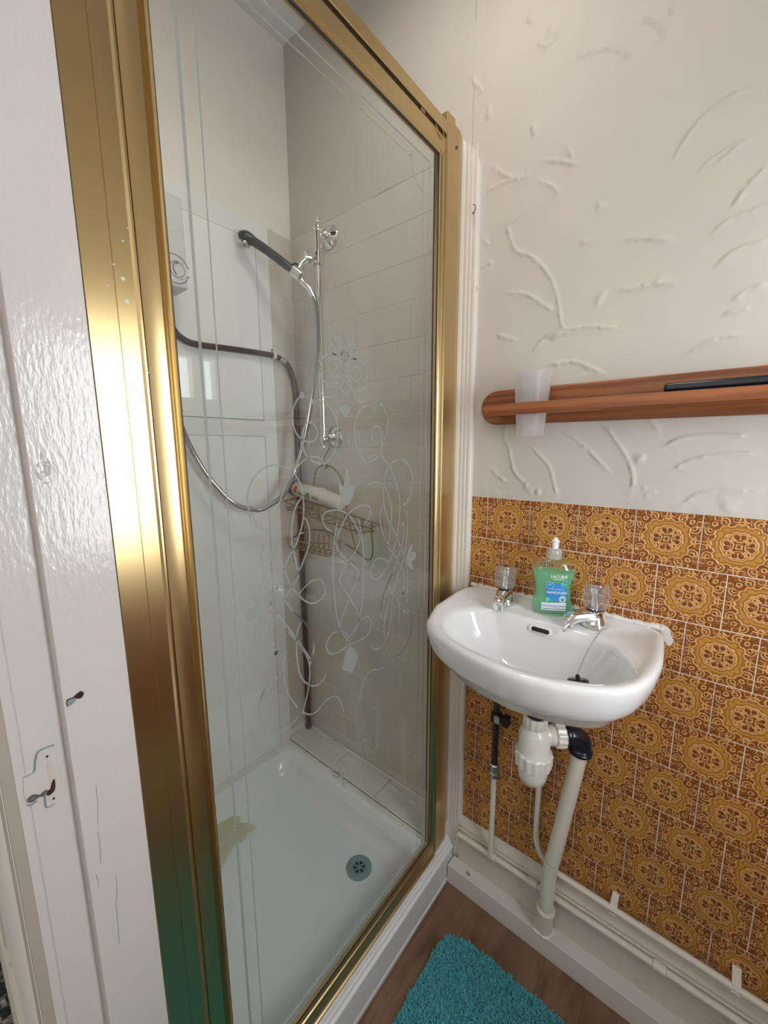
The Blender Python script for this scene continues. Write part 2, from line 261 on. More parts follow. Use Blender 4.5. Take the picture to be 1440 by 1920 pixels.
def brown_tile_material():
    m, nt, out = mat_new('brown_ornament_tile'); n = N(nt)
    tc = n.node('ShaderNodeTexCoord').outputs['Object']
    nz = n.node('ShaderNodeTexNoise', {'Vector': tc, 'Scale': 90.0, 'Detail': 2.0})
    wob = n.node('ShaderNodeVectorMath', {0: nz.outputs['Color'], 1: (.5, .5, .5)}, operation='SUBTRACT').outputs[0]
    wob = n.node('ShaderNodeVectorMath', {0: wob, 3: .0035}, operation='SCALE').outputs[0]
    pos = n.node('ShaderNodeVectorMath', {0: tc, 1: wob}, operation='ADD').outputs[0]
    sp = n.node('ShaderNodeSeparateXYZ', {0: pos})
    a = n.m('ABSOLUTE', n.m('MULTIPLY', sp.outputs[0], 1/.0527)); b = n.m('ABSOLUTE', n.m('MULTIPLY', sp.outputs[2], 1/.0527))
    u = n.m('MAXIMUM', a, b); v = n.m('MINIMUM', a, b)
    def circ(cx, cy, r):
        du = n.m('SUBTRACT', u, cx); dv = n.m('SUBTRACT', v, cy)
        return n.m('SUBTRACT', n.m('SQRT', n.m('ADD', n.m('MULTIPLY', du, du), n.m('MULTIPLY', dv, dv))), r)
    def union(*L):
        d = L[0]
        for e in L[1:]: d = n.node('ShaderNodeMath', {0: d, 1: e, 2: .03}, operation='SMOOTH_MIN').outputs[0]
        return d
    ab = lambda x: n.m('ABSOLUTE', x)
    def gate(d, coord, lo): return n.m('ADD', d, n.m('MULTIPLY', n.m('MAXIMUM', 0.0, n.m('SUBTRACT', lo, coord)), 1.6))
    def gate2(d, coord, hi): return n.m('ADD', d, n.m('MULTIPLY', n.m('MAXIMUM', 0.0, n.m('SUBTRACT', coord, hi)), 1.6))
    petal = union(circ(.335, .085, .098), circ(.225, .040, .070))
    leaf = union(circ(.255, .255, .058), circ(.315, .315, .032))
    medal = union(circ(.0, .0, .24), circ(.345, .09, .145), circ(.285, .285, .108))
    field = union(circ(.0, .0, .705), circ(.54, .39, .155), circ(.69, .07, .09))
    square = n.m('SUBTRACT', u, .070)
    curl = gate(circ(.335, .080, .042), u, .31)
    sc1 = gate2(circ(.815, .455, .145), v, .50); sc2 = gate(circ(.80, .475, .070), u, .76); sc3 = gate2(circ(.955, .165, .115), v, .20)
    sc4 = circ(.70, .72, .075); sc5 = gate(circ(.93, .64, .10), u, .86); cross = n.m('ADD', ab(n.m('SUBTRACT', u, v)), n.m('MULTIPLY', n.m('MAXIMUM', 0.0, n.m('SUBTRACT', .84, v)), 3.0))
    sc6 = circ(.80, .02, .055)
    L = [ab(petal), ab(leaf), ab(medal), ab(n.m('ADD', field, .0)), ab(square), ab(sc1), ab(sc2), ab(sc3), ab(sc4), ab(sc5), ab(sc6)]
    d = L[0]
    for e in L[1:]: d = n.m('MINIMUM', d, e)
    amberm = n.m('MULTIPLY', n.step(medal, .005, .02), n.step(field, -.01, -.03))
    deep = C(.19, .050, .007); ground = C(.37, .135, .022); amber = C(.53, .255, .046); light = C(.74, .385, .13)
    bits = n.noise(tc, 300.0, 3)
    inner = n.mix(n.step(bits, .36, .64), deep, ground)
    inpetal = n.m('MAXIMUM', n.step(petal, .0, -.03), n.m('MAXIMUM', n.step(leaf, .0, -.02), n.m('MAXIMUM', n.step(sc2, .0, -.03), n.step(cross, .06, .03))))
    inpetal = n.m('MAXIMUM', inpetal, n.m('MULTIPLY', n.step(medal, .0, -.04), .7))
    inner = n.mix(n.m('MULTIPLY', inpetal, .88), inner, deep)
    col = n.mix(amberm, inner, n.mix(n.m('MULTIPLY', bits, .25), amber, ground))
    shade = n.m('MULTIPLY', n.step(d, .09, .05), n.step(d, .022, .042))
    col = n.mix(n.m('MULTIPLY', shade, .55), col, deep)
    stroke = n.m('MULTIPLY', n.step(d, .034, .006), n.m('ADD', .62, n.m('MULTIPLY', n.noise(tc, 120.0, 2), .6)))
    col = n.mix(n.m('MINIMUM', stroke, 1.0), col, light)
    h = n.m('ADD', stroke, n.m('MULTIPLY', shade, -.8))
    bp = n.bump(h, .55, .0012)
    p = n.node('ShaderNodeBsdfPrincipled', {'Base Color': col, 'Roughness': .23, 'Normal': bp})
    nt.links.new(p.outputs[0], out.inputs[0]); return m
M['brown_tile'] = brown_tile_material()

def wood_material(name, c1, c2, scale, axis, rough=.35, ring=18):
    m, nt, out = mat_new(name); n = N(nt)
    pos = n.node('ShaderNodeNewGeometry').outputs['Position']
    st = {0: (.12, 1, 1), 1: (1, .12, 1)}[axis]
    mp = n.node('ShaderNodeMapping', {'Vector': pos, 'Scale': st}).outputs[0]
    w = n.node('ShaderNodeTexWave', {'Vector': mp, 'Scale': scale, 'Distortion': 6.0, 'Detail': 3.0, 'Detail Scale': 1.6}, wave_type='BANDS', bands_direction='Z').outputs[1]
    fine = n.noise(n.node('ShaderNodeMapping', {'Vector': pos, 'Scale': tuple(x*(.25 if x < 1 else 1) for x in st)}).outputs[0], 230.0, 3)
    c = n.mix(n.step(w, .1, .9), C(*c1), C(*c2)); c = n.mix(n.m('MULTIPLY', n.step(fine, .5, .7), .35), c, C(*[x*.55 for x in c2]))
    p = n.node('ShaderNodeBsdfPrincipled', {'Base Color': c, 'Roughness': rough, 'Normal': n.bump(fine, .12, .0005)})
    nt.links.new(p.outputs[0], out.inputs[0]); return m
M['wood'] = wood_material('varnished_pine', (.315, .105, .030), (.205, .058, .015), 14.0, 0, .3)
def floor_material():
    m, nt, out = mat_new('vinyl_wood_floor'); n = N(nt)
    pos = n.node('ShaderNodeNewGeometry').outputs['Position']
    mp = n.node('ShaderNodeMapping', {'Vector': pos, 'Scale': (1, .22, 1)}).outputs[0]
    a = n.noise(mp, 16.0, 6, .62, .6); b = n.noise(pos, 6.0, 2)
    c = n.mix(n.step(a, .32, .68), C(.235, .135, .085), C(.11, .058, .034)); c = n.mix(n.m('MULTIPLY', n.step(b, .4, .65), .5), c, C(.26, .16, .10))
    sp = n.node('ShaderNodeSeparateXYZ', {0: pos})
    ed = n.step(n.m('ABSOLUTE', n.m('SUBTRACT', n.m('FRACT', n.m('MULTIPLY', n.m('ADD', sp.outputs[0], .03), 1/.095)), .5)), .487, .5)
    c = n.mix(n.m('MULTIPLY', ed, .6), c, C(.05, .026, .016))
    p = n.node('ShaderNodeBsdfPrincipled', {'Base Color': c, 'Roughness': .38, 'Normal': n.bump(a, .1, .001)})
    nt.links.new(p.outputs[0], out.inputs[0]); return m
M['floor'] = floor_material()
def rug_material():
    m, nt, out = mat_new('teal_rug_pile'); n = N(nt)
    pos = n.node('ShaderNodeNewGeometry').outputs['Position']
    c = n.mix(n.step(n.noise(pos, 160.0, 2), .3, .7), C(.06, .36, .42), C(.10, .46, .53))
    p = n.node('ShaderNodeBsdfPrincipled', {'Base Color': c, 'Roughness': .9, 'Sheen Weight': .3})
    nt.links.new(p.outputs[0], out.inputs[0]); return m
M['rug'] = rug_material()
def hose_material():
    m, nt, out = mat_new('ribbed_hose_metal'); n = N(nt)
    p = n.node('ShaderNodeBsdfPrincipled', {'Base Color': C(.56, .56, .57), 'Metallic': 1.0, 'Roughness': .16})
    nt.links.new(p.outputs[0], out.inputs[0]); return m
M['hose'] = hose_material()
def carpet_material():
    m, nt, out = mat_new('patterned_dark_carpet'); n = N(nt)
    pos = n.node('ShaderNodeNewGeometry').outputs['Position']
    c = n.mix(n.step(n.noise(pos, 22.0, 5, .7, 1.2), .5, .6), C(.012, .013, .018), C(.33, .29, .27))
    p = n.node('ShaderNodeBsdfPrincipled', {'Base Color': c, 'Roughness': .95})
    nt.links.new(p.outputs[0], out.inputs[0]); return m
M['carpet'] = carpet_material()

# ------------------------------------------------------------------ SETTING
CEIL = 2.53; XR = 0.95; XL = -0.72; YN = -0.93
floor = struct('floor', MB().box(-.055, XR, -2.2, 0.0, -.05, 0), M['floor'], label='brown wood-effect vinyl floor of the washroom', cat='floor', smooth=False)
struct('ceiling', MB().box(-1.6, 1.6, -2.3, .1, CEIL, CEIL+.05), M['ceiling'], label='plain off-white ceiling', cat='ceiling', smooth=False)
# back wall core: recessed behind tiles; plaster relief mesh above
wb = MB().box(-.80, XR+.06, .0002, .12, -.05, CEIL)
wall_back = struct('wall_back', wb, M['grout_brown'], label='back wall with rough white plaster above ornate brown tiles and white shower tiles', cat='wall', smooth=False)
# plaster relief
def plaster_grid(x0, x1, z0, z1, dx, ridges, blobs, y, amp=1.0):
    xs = np.linspace(x0, x1, int(round((x1-x0)/dx))+1); zs = np.linspace(z0, z1, int(round((z1-z0)/dx))+1)
    X, Z = np.meshgrid(xs, zs); H = np.zeros_like(X)
    for pts in ridges:
        P = [Vector((p[0], 0, p[1])) for p in pts]
        S = smoothpath(P, 5) if len(P) > 2 else P
        A = np.array([(p.x, p.z) for p in S]); D = np.full(X.shape, 9.0)
        sgn = np.zeros_like(X)
        cum = 0; tot = sum(np.hypot(*(A[i+1]-A[i])) for i in range(len(A)-1)); T = np.zeros_like(X)
        for i in range(len(A)-1):
            a, b2 = A[i], A[i+1]; d = b2-a; L2 = (d*d).sum()+1e-12
            t = np.clip(((X-a[0])*d[0]+(Z-a[1])*d[1])/L2, 0, 1)
            q = np.hypot(X-a[0]-t*d[0], Z-a[1]-t*d[1]); s = np.sign((X-a[0])*d[1]-(Z-a[1])*d[0]); L = math.sqrt(L2)
            k = q < D; D = np.where(k, q, D); sgn = np.where(k, s, sgn); T = np.where(k, (cum+t*L)/tot, T); cum += L
        amp_ = 1.55; env = np.clip(np.minimum(T, 1-T)*7, 0.25, 1)
        h = np.exp(-(D/.0019)**2)*.0017 + np.where(sgn > 0, np.exp(-D/.011), np.exp(-D/.0028))*.0013
        H = np.maximum(H, h*env*amp_)
    for bx, bz in blobs:
        for k in range(4):
            ox, oz = rng.normal(0, .006, 2); r = rng.uniform(.003, .007)
            H += .0019*np.exp(-(((X-bx-ox)/r)**2+((Z-bz-oz)/(r*1.4))**2))
    # fine lumps along ridges and over the whole wall
    def vnoise(cell, seed):
        g = np.random.default_rng(seed).normal(0, 1, (int((z1-z0)/cell)+3, int((x1-x0)/cell)+3))
        fx = (X-x0)/cell; fz = (Z-z0)/cell; ix = fx.astype(int); iz = fz.astype(int); tx = fx-ix; tz = fz-iz
        tx = tx*tx*(3-2*tx); tz = tz*tz*(3-2*tz)
        return (g[iz, ix]*(1-tx)+g[iz, ix+1]*tx)*(1-tz)+(g[iz+1, ix]*(1-tx)+g[iz+1, ix+1]*tx)*tz
    H = H*(1+.35*vnoise(.006, 1)) + .0006*vnoise(.11, 2) + .00035*vnoise(.045, 3)
    # crumbly lower margin where the plaster meets the tiles
    edge = np.exp(-np.abs(Z-(z0+.012))/.008); H += np.clip(vnoise(.009, 4), 0, 3)*.0011*edge*(z0 < 1.3)
    Y = y-np.clip(H, -.0006, .0048)*amp
    nz, nx = X.shape; V = np.stack([X, Y, Z], -1).reshape(-1, 3)
    idx = np.arange(nz*nx).reshape(nz, nx)
    F = np.stack([idx[:-1, :-1], idx[:-1, 1:], idx[1:, 1:], idx[1:, :-1]], -1).reshape(-1, 4)
    me = bpy.data.meshes.new('plaster'); me.vertices.add(len(V)); me.vertices.foreach_set('co', V.ravel())
    me.loops.add(F.size); me.loops.foreach_set('vertex_index', F.ravel()); me.polygons.add(len(F))
    me.polygons.foreach_set('loop_start', np.arange(0, F.size, 4)); me.polygons.foreach_set('loop_total', np.full(len(F), 4))
    me.update(); me.validate(); me.materials.append(M['plaster']); me.shade_smooth(); return me
extra = []
for k in range(26):
    cx, cz = rng.uniform(-.02, .95), rng.uniform(1.2, 2.5); r = rng.uniform(.05, .16); a0 = rng.uniform(0, 6.28); w = rng.uniform(.4, 1.0)
    if rng.random() < .5 and cx < .75: continue
    extra.append([(cx+r*math.cos(a0+w*t/5), cz+r*math.sin(a0+w*t/5)) for t in range(6)])
pl = put('plaster', plaster_grid(-.045, XR, 1.156, CEIL, .0032, PLASTER_RIDGES+extra, PLASTER_BLOBS, -.0012), parent=wall_back)
ex2 = []
for k in range(9):
    cx, cz = rng.uniform(-.65, -.05), rng.uniform(2.02, 2.5); r = rng.uniform(.05, .12); a0 = rng.uniform(0, 6.28)
    ex2.append([(cx+r*math.cos(a0+.7*t/5), cz+r*math.sin(a0+.7*t/5)) for t in range(6)])
put('plaster', plaster_grid(XL, -.045, 1.972, CEIL, .008, ex2, [], -.002, .7), parent=wall_back)
# brown tiles
TW = .108; TH = .1076; ZT = 1.1555
def tile_mesh(x0, x1, z0, z1, t, mat, name, ch=.0012, yb=.006):
    # slab with a small chamfer; front faces -y
    mb = MB(); v = []
    for (a, y) in ((0, yb), (0, -t+ch), (ch, -t)):
        v += [(x0+a, y, z0+a), (x1-a, y, z0+a), (x1-a, y, z1-a), (x0+a, y, z1-a)]
    f = [(8, 9, 10, 11)]
    for i in range(2):
        for k in range(4): f.append((i*4+k, i*4+(k+1) % 4, i*4+4+(k+1) % 4, i*4+4+k))
    mb.add(v, f); return mb.mesh(name, mat, False)
cache = {}
offs = [.0258, .0706, .0185, .074, .0204, .0716, .0137, .0675, .0137]
X0, X1 = -.022, XR
for r in range(9):
    zc = ZT-(r+.5)*TH; g = .0011
    j = offs[r]-TW
    while j < X1:
        a, b = max(j, X0), min(j+TW, X1)
        if b-a > .006:
            key = (round(a-j, 4), round(b-j, 4))
            if key not in cache:
                cache[key] = tile_mesh(a-j-TW/2+g, b-j-TW/2-g, -TH/2+g, TH/2-g, 0.0010, M['brown_tile'], 'brown_tile', .0007)
            o = put('brown_tile', cache[key], parent=wall_back, loc=(j+TW/2, -.0002-rng.uniform(0, .0006), zc))
            o.rotation_euler = (rng.normal(0, .003), 0, rng.normal(0, .003))
        j += TW
# small screw holes left in the top row
for (x, z) in ((.2215, 1.128), (.2985, 1.131)):
    put('screw_hole', MB().lathe([(.0026, 0), (.0026, .0006)], (x, -.0016, z), (0, -1, 0), 12), M['hole'], wall_back)
# white shower tiles on the back wall
WT = .0985; WH = .0988; ZW = 1.971
put('shower_grout', MB().box(XL, -.03, -.0022, .004, .16, ZW), M['grout_white'], wall_back, smooth=False)
wc = {}
for r in range(19):
    z1 = ZW-r*WH; z0 = max(z1-WH, .16)
    if z1-z0 < .02: continue
    j = -.314-5*WT+(0 if r % 2 else WT/2)
    while j < -.03:
        a, b = max(j, XL+.004), min(j+WT, -.03)
        if b-a > .008:
            key = (round(a-j, 4), round(b-j, 4), round(z1-z0, 4))
            if key not in wc: wc[key] = tile_mesh(a-j+.0007, b-j-.0007, -(z1-z0)+.0007, -.0007, .0010, M['white_tile'], 'white_tile', .0007, .001)
            o = put('white_tile', wc[key], parent=wall_back, loc=(j, -.0022-rng.uniform(0, .0004), z1)); o.rotation_euler = (rng.normal(0, .0025), 0, rng.normal(0, .0025))
        j += WT

# left wall of the shower with boards, panels and one column of tiles
wall_left = struct('wall_left', MB().box(XL-.08, XL, -.93, .0, -.05, CEIL), M['plaster_plain'], label='left wall inside the shower, plastered above glossy white access panels', cat='wall', smooth=False)
put('shower_grout', MB().box(XL, XL+.003, -.1, -.002, .16, 1.975), M['grout_white'], wall_left, smooth=False)
tl = tile_mesh(-.047, .047, -WH/2+.0009, WH/2-.0009, .0010, M['white_tile'], 'white_tile', .0007, .001)
for r in range(18):
    o = put('white_tile', tl, parent=wall_left, loc=(XL+.003, -.050, ZW-(r+.5)*WH)); o.rotation_euler = (rng.normal(0, .002), 0, PI/2+rng.normal(0, .003))
put('backing_board', MB().box(XL, XL+.007, -.80, -.0985, .15, 1.975), M['panel_back'], wall_left, bevel=.001)
for z0, z1 in ((1.372, 1.916), (.172, 1.318)):
    put('panel_shadow_line', MB().box(XL+.006, XL+.0078, -.80, -.1465, z0-.0018, z1+.0018), M['drain'], wall_left, smooth=False)  # dark strip painted for the shadow line in the gap round each panel
    put('access_panel', MB().box(XL+.006, XL+.0095, -.80, -.149, z0, z1), M['panel'], wall_left, bevel=.0008)

# near wall beside the doorway, and its painted door lining (its reveal faces the washroom side)
wall_front = struct('wall_front', MB().box(-.80, -.062, -.925, -.815, -.05, CEIL).box(-.80, .9, -.93, -.815, 2.15, CEIL), M['plaster_plain'], label='near wall around the doorway beside the shower', cat='wall', smooth=False)
d1 = struct('door_1', MB().prism([(-.13, -.806), (-.0475, -.806), (-.0475, -.8685), (-.060, -.8700), (-.060, -.9045), (-.0612, -.9052), (-.0595, -.9062), (-.0595, -.914), (-.13, -.914)], -.0, 2.15, 2), M['gloss_white'], label='white gloss-painted door lining with rebate along the left edge', cat='door frame', smooth=False)
d1b = d1.modifiers.new('bevel', 'BEVEL'); d1b.width = .0012; d1b.segments = 2
arc = [(-.0605, -.9138), (-.0605, -.9235), (-.066, -.9275), (-.073, -.9255), (-.078, -.921), (-.084, -.9225), (-.094, -.9245), (-.101, -.9225), (-.106, -.9185), (-.118, -.9195), (-.123, -.9165), (-.123, -.9138)]
M['architrave'] = simple('shade_darkened_moulding', (.43, .385, .34), .4, bump=.2)  # shade of the dimmer hallway is put into this moulding's colour
put('architrave', MB().prism(arc, 0, 2.15, 2), M['architrave'], d1, label='moulding on the hall side, its colour darkened for the hall shade')
# strike plate, painted over, with its latch hole
sp = MB().prism([(-.8795, .905), (-.8795, .965), (-.893, .965), (-.8985, .945), (-.9075, .945), (-.909, .925), (-.9075, .912), (-.893, .912), (-.893, .897), (-.8795, .897)], -.0602, -.0586, 0)
so = put('strike_plate', sp, M['gloss_white'], d1, smooth=False, label='painted-over metal strike plate')
def blob(name, pts, x, mat, th=.0006, parent=None):
    P = smoothpath([(0, a, b) for a, b in pts], 4, closed=True)
    return put(name, MB().prism([(p.y, p.z) for p in P], x-th, x, 0), mat, parent, smooth=False)
blob('latch_hole', [(-.8835, .9125), (-.8822, .926), (-.8832, .941), (-.8860, .950), (-.8885, .944), (-.8875, .930), (-.8895, .918), (-.8925, .921), (-.8935, .913), (-.8890, .9085)], -.0583, M['skirting'], .0006, so)
blob('latch_recess', [(-.8840, .915), (-.8835, .926), (-.8862, .923), (-.8885, .9165), (-.8920, .918), (-.8915, .9115), (-.8880, .9105)], -.0578, M['copper_dark'], .0006, so)
put('latch_slot', MB().tube(smoothpath([(-.0582, -.8905, .9165), (-.0582, -.896, .915), (-.0582, -.901, .9165), (-.0582, -.907, .917)], 4), [.0012, .002, .0024, .0024, .0016, .0012, .0016, .0024, .003, .0036, .0036, .003, .002], 8), M['mark'], so)
el = MB()
for q in ([(-.8795, .965), (-.886, .9655), (-.893, .965), (-.896, .957), (-.8985, .945), (-.9075, .944)], [(-.9075, .912), (-.9045, .909), (-.900, .911)], [(-.893, .912), (-.893, .897), (-.886, .8965)]):
    el.tube(smoothpath([(-.0587, a, b) for a, b in q], 3), .0007, 5)
put('paint_edge', el, M['drain'], so)
for zz in (.956, .904):
    put('screw', MB().lathe([(.0033, 0), (.0033, .0006), (.0022, .0008)], (-.0587, -.8865, zz), (1, 0, 0), 14), M['gloss_white'], so)
    put('screw_slot', MB().prism([(-.8865-.0014, zz), (-.8865, zz+.0018), (-.8865+.0014, zz), (-.8865, zz-.0018)], -.0580, -.0577, 0), M['dark_metal'], so, smooth=False)
# gouged hole in the lining
blob('gouged_hole', [(-.8655, 1.0085), (-.8610, 1.0100), (-.8575, 1.0130), (-.8530, 1.0120), (-.8500, 1.0165), (-.8525, 1.0200), (-.8570, 1.0185), (-.8600, 1.0165), (-.8655, 1.0160)], -.0468, M['copper_dark'], .0008, d1)
blob('hole_filler', [(-.8650, 1.0090), (-.8605, 1.0100), (-.8575, 1.0135), (-.8600, 1.0155), (-.8650, 1.0150)], -.0463, M['drain'], .0006, d1)
blob('hole_shadow', [(-.8560, 1.0140), (-.8525, 1.0130), (-.8510, 1.0165), (-.8530, 1.0185), (-.8555, 1.0170)], -.0463, M['hole'], .0006, d1)
for (y0, z0_, y1_, z1_) in ((-.8505, .90, -.8535, .852), (-.8545, .842, -.8560, .800), (-.8430, .770, -.8460, .735), (-.8470, .735, -.8490, .675), (-.862, .79, -.861, .77)):
    put('paint_crack', MB().tube(smoothpath([(-.0474, y0, z0_), (-.0474, (y0+y1_)/2+.0006, (z0_+z1_)/2), (-.0474, y1_, z1_)], 4), .0003, 5), M['drain'], d1)
# paint blob
bl = MB()
for k in range(16):
    y, z = -.8565+rng.normal(0, .0035), 1.262+rng.normal(0, .008); an = rng.uniform(0, 3.1); l = rng.uniform(.002, .006)
    bl.tube([(-.0474, y-math.cos(an)*l*.5, z-math.sin(an)*l), (-.0466, y, z), (-.0474, y+math.cos(an)*l*.5, z+math.sin(an)*l)], [.0005, .0010, .0005], 5)
put('paint_blister', bl, M['gloss_white'], d1)
# right wall with the window, seen only in reflections
wr = MB().box(XR, XR+.1, -2.2, -.64, -.05, CEIL).box(XR, XR+.1, -.64, .12, 1.65, CEIL).box(XR, XR+.1, -.64, .12, -.05, .90).box(XR, XR+.1, -.06, .12, .9, 1.65)
wall_right = struct('wall_right', wr, M['plaster_plain'], label='right wall with the window, outside the picture', cat='wall', smooth=False)
put('tile_dado', MB().box(XR-.006, XR, -.93, 0, .19, .90), M['brown_tile'], wall_right, smooth=False)
fr = MB()
for y0, y1 in ((-.64, -.61), (-.385, -.300), (-.185, -.140), (-.095, -.06)): fr.box(XR+.03, XR+.07, y0, y1, .90, 1.65)
fr.box(XR+.03, XR+.07, -.64, -.06, .90, .94).box(XR+.03, XR+.07, -.64, -.06, 1.62, 1.65).box(XR+.035, XR+.065, -.34, -.09, .93, 1.47)
win = struct('window_1', fr, M['gloss_white'], label='white framed window of the right wall, reflected in the glass', cat='window', smooth=False)
put('pane', MB().box(XR+.048, XR+.051, -.62, -.08, .93, 1.63), M['glass'], win, smooth=False)
# hallway behind the camera
struct('floor_hall', MB().box(-1.6, -.055, -2.3, -.925, -.05, -.001), M['carpet'], label='dark patterned hallway carpet at the lower left corner', cat='carpet', smooth=False)
hw = MB().box(-1.65, -1.6, -2.3, -.925, -.05, CEIL).box(1.05, 1.1, -2.3, -.9, -.05, CEIL).box(-1.6, 1.1, -2.35, -2.3, -.05, CEIL)
struct('wall_hall', hw, M['hall_wall'], label='plain hallway walls behind the viewpoint', cat='wall', smooth=False)
hs = struct('baseboard_hall', MB().prism([(-.925, 0), (-.9395, 0), (-.9395, .10), (-.934, .115), (-.925, .12)], -1.6, -.124, 0), M['skirting'], label='painted hallway skirting board at the lower left edge', cat='skirting board', smooth=False)

# skirting of the back wall: moulded board, boxed ledge
prof = [(.004, .0), (.004, .197), (-.003, .196), (-.006, .190), (-.0185, .178), (-.0195, .174), (-.0175, .170), (-.0205, .166), (-.0205, .0)]
bb = struct('baseboard_back', MB().prism(prof, -.018, XR, 0), M['skirting'], label='cream painted skirting board with a boxed ledge under the brown tiles', cat='skirting board', smooth=False, bevel=.0008)
put('ledge_box', MB().box(-.0335, XR, -.0575, -.0195, 0, .060), M['ledge'], bb, bevel=.0015, label='white painted boxing along the foot of the skirting')
put('paint_chip', MB().lathe([(.001, 0), (.005, .0004), (.0035, .0009)], (.028, -.043, .0600), (0, 0, 1), 8), M['mark_violet'], bb)
put('paint_chip', MB().lathe([(.001, 0), (.004, .0004), (.0035, .0009)], (.022, -.041, .0600), (0, 0, 1), 7), M['drain'], bb)
gr = MB()
for k in range(70):
    x = rng.uniform(-.015, .93); gr.tube([(x, -.0042, .198), (x+rng.uniform(.003, .012), -.0046, .198+rng.uniform(-.001, .0015))], [.0012, .0008], 5)
put('sealant_line', gr, M['clear_dirty'], bb)
# ribbed white trim beside the shower frame
tp = [(-.018, .002), (-.018, -.008), (-.020, -.0125), (-.0235, -.0145), (-.029, -.015), (-.0325, -.0135), (-.0335, -.017), (-.038, -.0175), (-.0415, -.016), (-.0425, -.0195), (-.047, -.0205), (-.051, -.019), (-.0525, -.0215), (-.0625, -.0225), (-.0625, .002)]
trim = struct('trim_1', MB().prism(tp, .0, 1.0, 2), M['trim_white'], label='tall white ribbed moulding between shower frame and wall', cat='moulding', ang=60)
nv = len(tp)
for i, (x, y) in enumerate(tp):
    zt = 1.985-.050*max(0, (x+.0625))/.045 - (.014 if x > -.022 else 0)
    trim.data.vertices[nv+i].co.z = zt
hk = thing('cup_hook', 'small bent metal screw hook on the white moulding', 'hook', (-.026, -.0150, 1.822))
put('hook_wire', MB().tube(smoothpath([(-.004, 0, -.004), (-.003, -.004, -.004), (-.002, -.010, -.006), (.004, -.014, -.008), (.0075, -.014, -.002), (.0065, -.014, .006), (.001, -.014, .0085)], 5), .0009, 8), M['dark_metal'], hk)
put('hook_plate', MB().lathe([(.0028, 0), (.0024, .001)], (-.004, .0012, -.004), (0, -1, 0), 12), M['trim_white'], hk)

# ------------------------------------------------------------------ SHOWER TRAY with its kerb
tr = thing('shower_tray', 'white enamel shower tray behind the glass screen', 'shower tray', (-.38, -.40, 0))
T = tr.location
def rrect(x0, x1, y0, y1, r, n=8):
    o = []
    for cx, cy, a in ((x1-r, y1-r, 0), (x0+r, y1-r, 90), (x0+r, y0+r, 180), (x1-r, y0+r, 270)):
        for k in range(n+1):
            t = math.radians(a+90*k/n); o.append((cx+r*math.cos(t), cy+r*math.sin(t)))
    return o
def ring3(poly, z): return [(x-T.x, y-T.y, z) for x, y in poly]
R = [ring3(rrect(-.712, -.056, -.80, -.104, .004), .10), ring3(rrect(-.712, -.056, -.80, -.104, .004), .150), ring3(rrect(-.709, -.059, -.797, -.107, .006), .1535),
     ring3(rrect(-.695, -.085, -.785, -.122, .05), .153), ring3(rrect(-.689, -.091, -.779, -.128, .055), .149), ring3(rrect(-.676, -.104, -.766, -.141, .065), .112),
     ring3(rrect(-.662, -.118, -.752, -.155, .075), .092), ring3(rrect(-.635, -.145, -.725, -.182, .08), .084), ring3(rrect(-.57, -.20, -.66, -.24, .06), .0825)]
put('tray_basin', MB().rings(R, cap0=False), M['tray'], tr, ang=60)
# tiled ledge along the back wall
put('ledge_grout', MB().box(XL-T.x+.004, -.058-T.x, -.104-T.y, -.003-T.y, .10, .1615), M['grout_white'], tr, smooth=False)
for k, (a, b) in enumerate(((-.7155, -.486), (-.484, -.286), (-.284, -.0585))):
    put('ledge_tile', MB().box(a-T.x, b-T.x, -.104-T.y, -.004-T.y, .155, .165+.0006*k), M['ledge_tile'], tr, bevel=.002)
cv = MB().tube([(XL+.012-T.x, -.105-T.y, .1555), (-.062-T.x, -.105-T.y, .1555)], .003, 8)
cv.tube([(XL+.0095-T.x, -.80-T.y, .1535), (XL+.0095-T.x, -.106-T.y, .1535)], .0035, 8)
cv.tube([(XL+.012-T.x, -.006-T.y, .166), (-.062-T.x, -.006-T.y, .166)], .003, 8)
put('sealant', cv, M['grout_white'], tr)
kp = [(-.034, .0), (-.034, .006), (-.0335, .010), (-.036, .013), (-.036, .088), (-.0335, .091), (-.034, .096), (-.040, .100), (-.041, .105), (-.045, .108), (-.047, .113), (-.052, .116), (-.054, .121), (-.062, .121), (-.075, .121), (-.075, .0)]
put('kerb', MB().prism([(x-T.x, z) for x, z in kp], -.804-T.y, -.024-T.y, 1), M['kerb'], tr, ang=25, label='white moulded plastic kerb')
dz = .0826; dc = (-.217-T.x, -.243-T.y, dz)
dr = put('drain', MB().lathe([(.018, -.004), (.018, .0005), (.030, .0014), (.036, .0012), (.0385, .0)], dc, (0, 0, 1), 36), M['drain'], tr, label='round grey metal drain')
put('drain_well', MB().lathe([(.0185, .0), (.0185, .0009)], dc, (0, 0, 1), 28), M['hole'], dr)
gg = MB().tube([(dc[0]+.0185*math.cos(a), dc[1]+.0185*math.sin(a), dz+.0016) for a in np.linspace(0, 2*PI, 29)[:-1]], .0016, 6, closed=True)
gg.lathe([(.0055, 0), (.006, .002), (.004, .003)], (dc[0], dc[1], dz+.0008), (0, 0, 1), 14)
for k in range(6):
    a = k*PI/3+.3; gg.tube([(dc[0]+.004*math.cos(a), dc[1]+.004*math.sin(a), dz+.0022), (dc[0]+.0182*math.cos(a), dc[1]+.0182*math.sin(a), dz+.0018)], [.0018, .0030], 6)
put('grille', gg, M['drain'], dr)
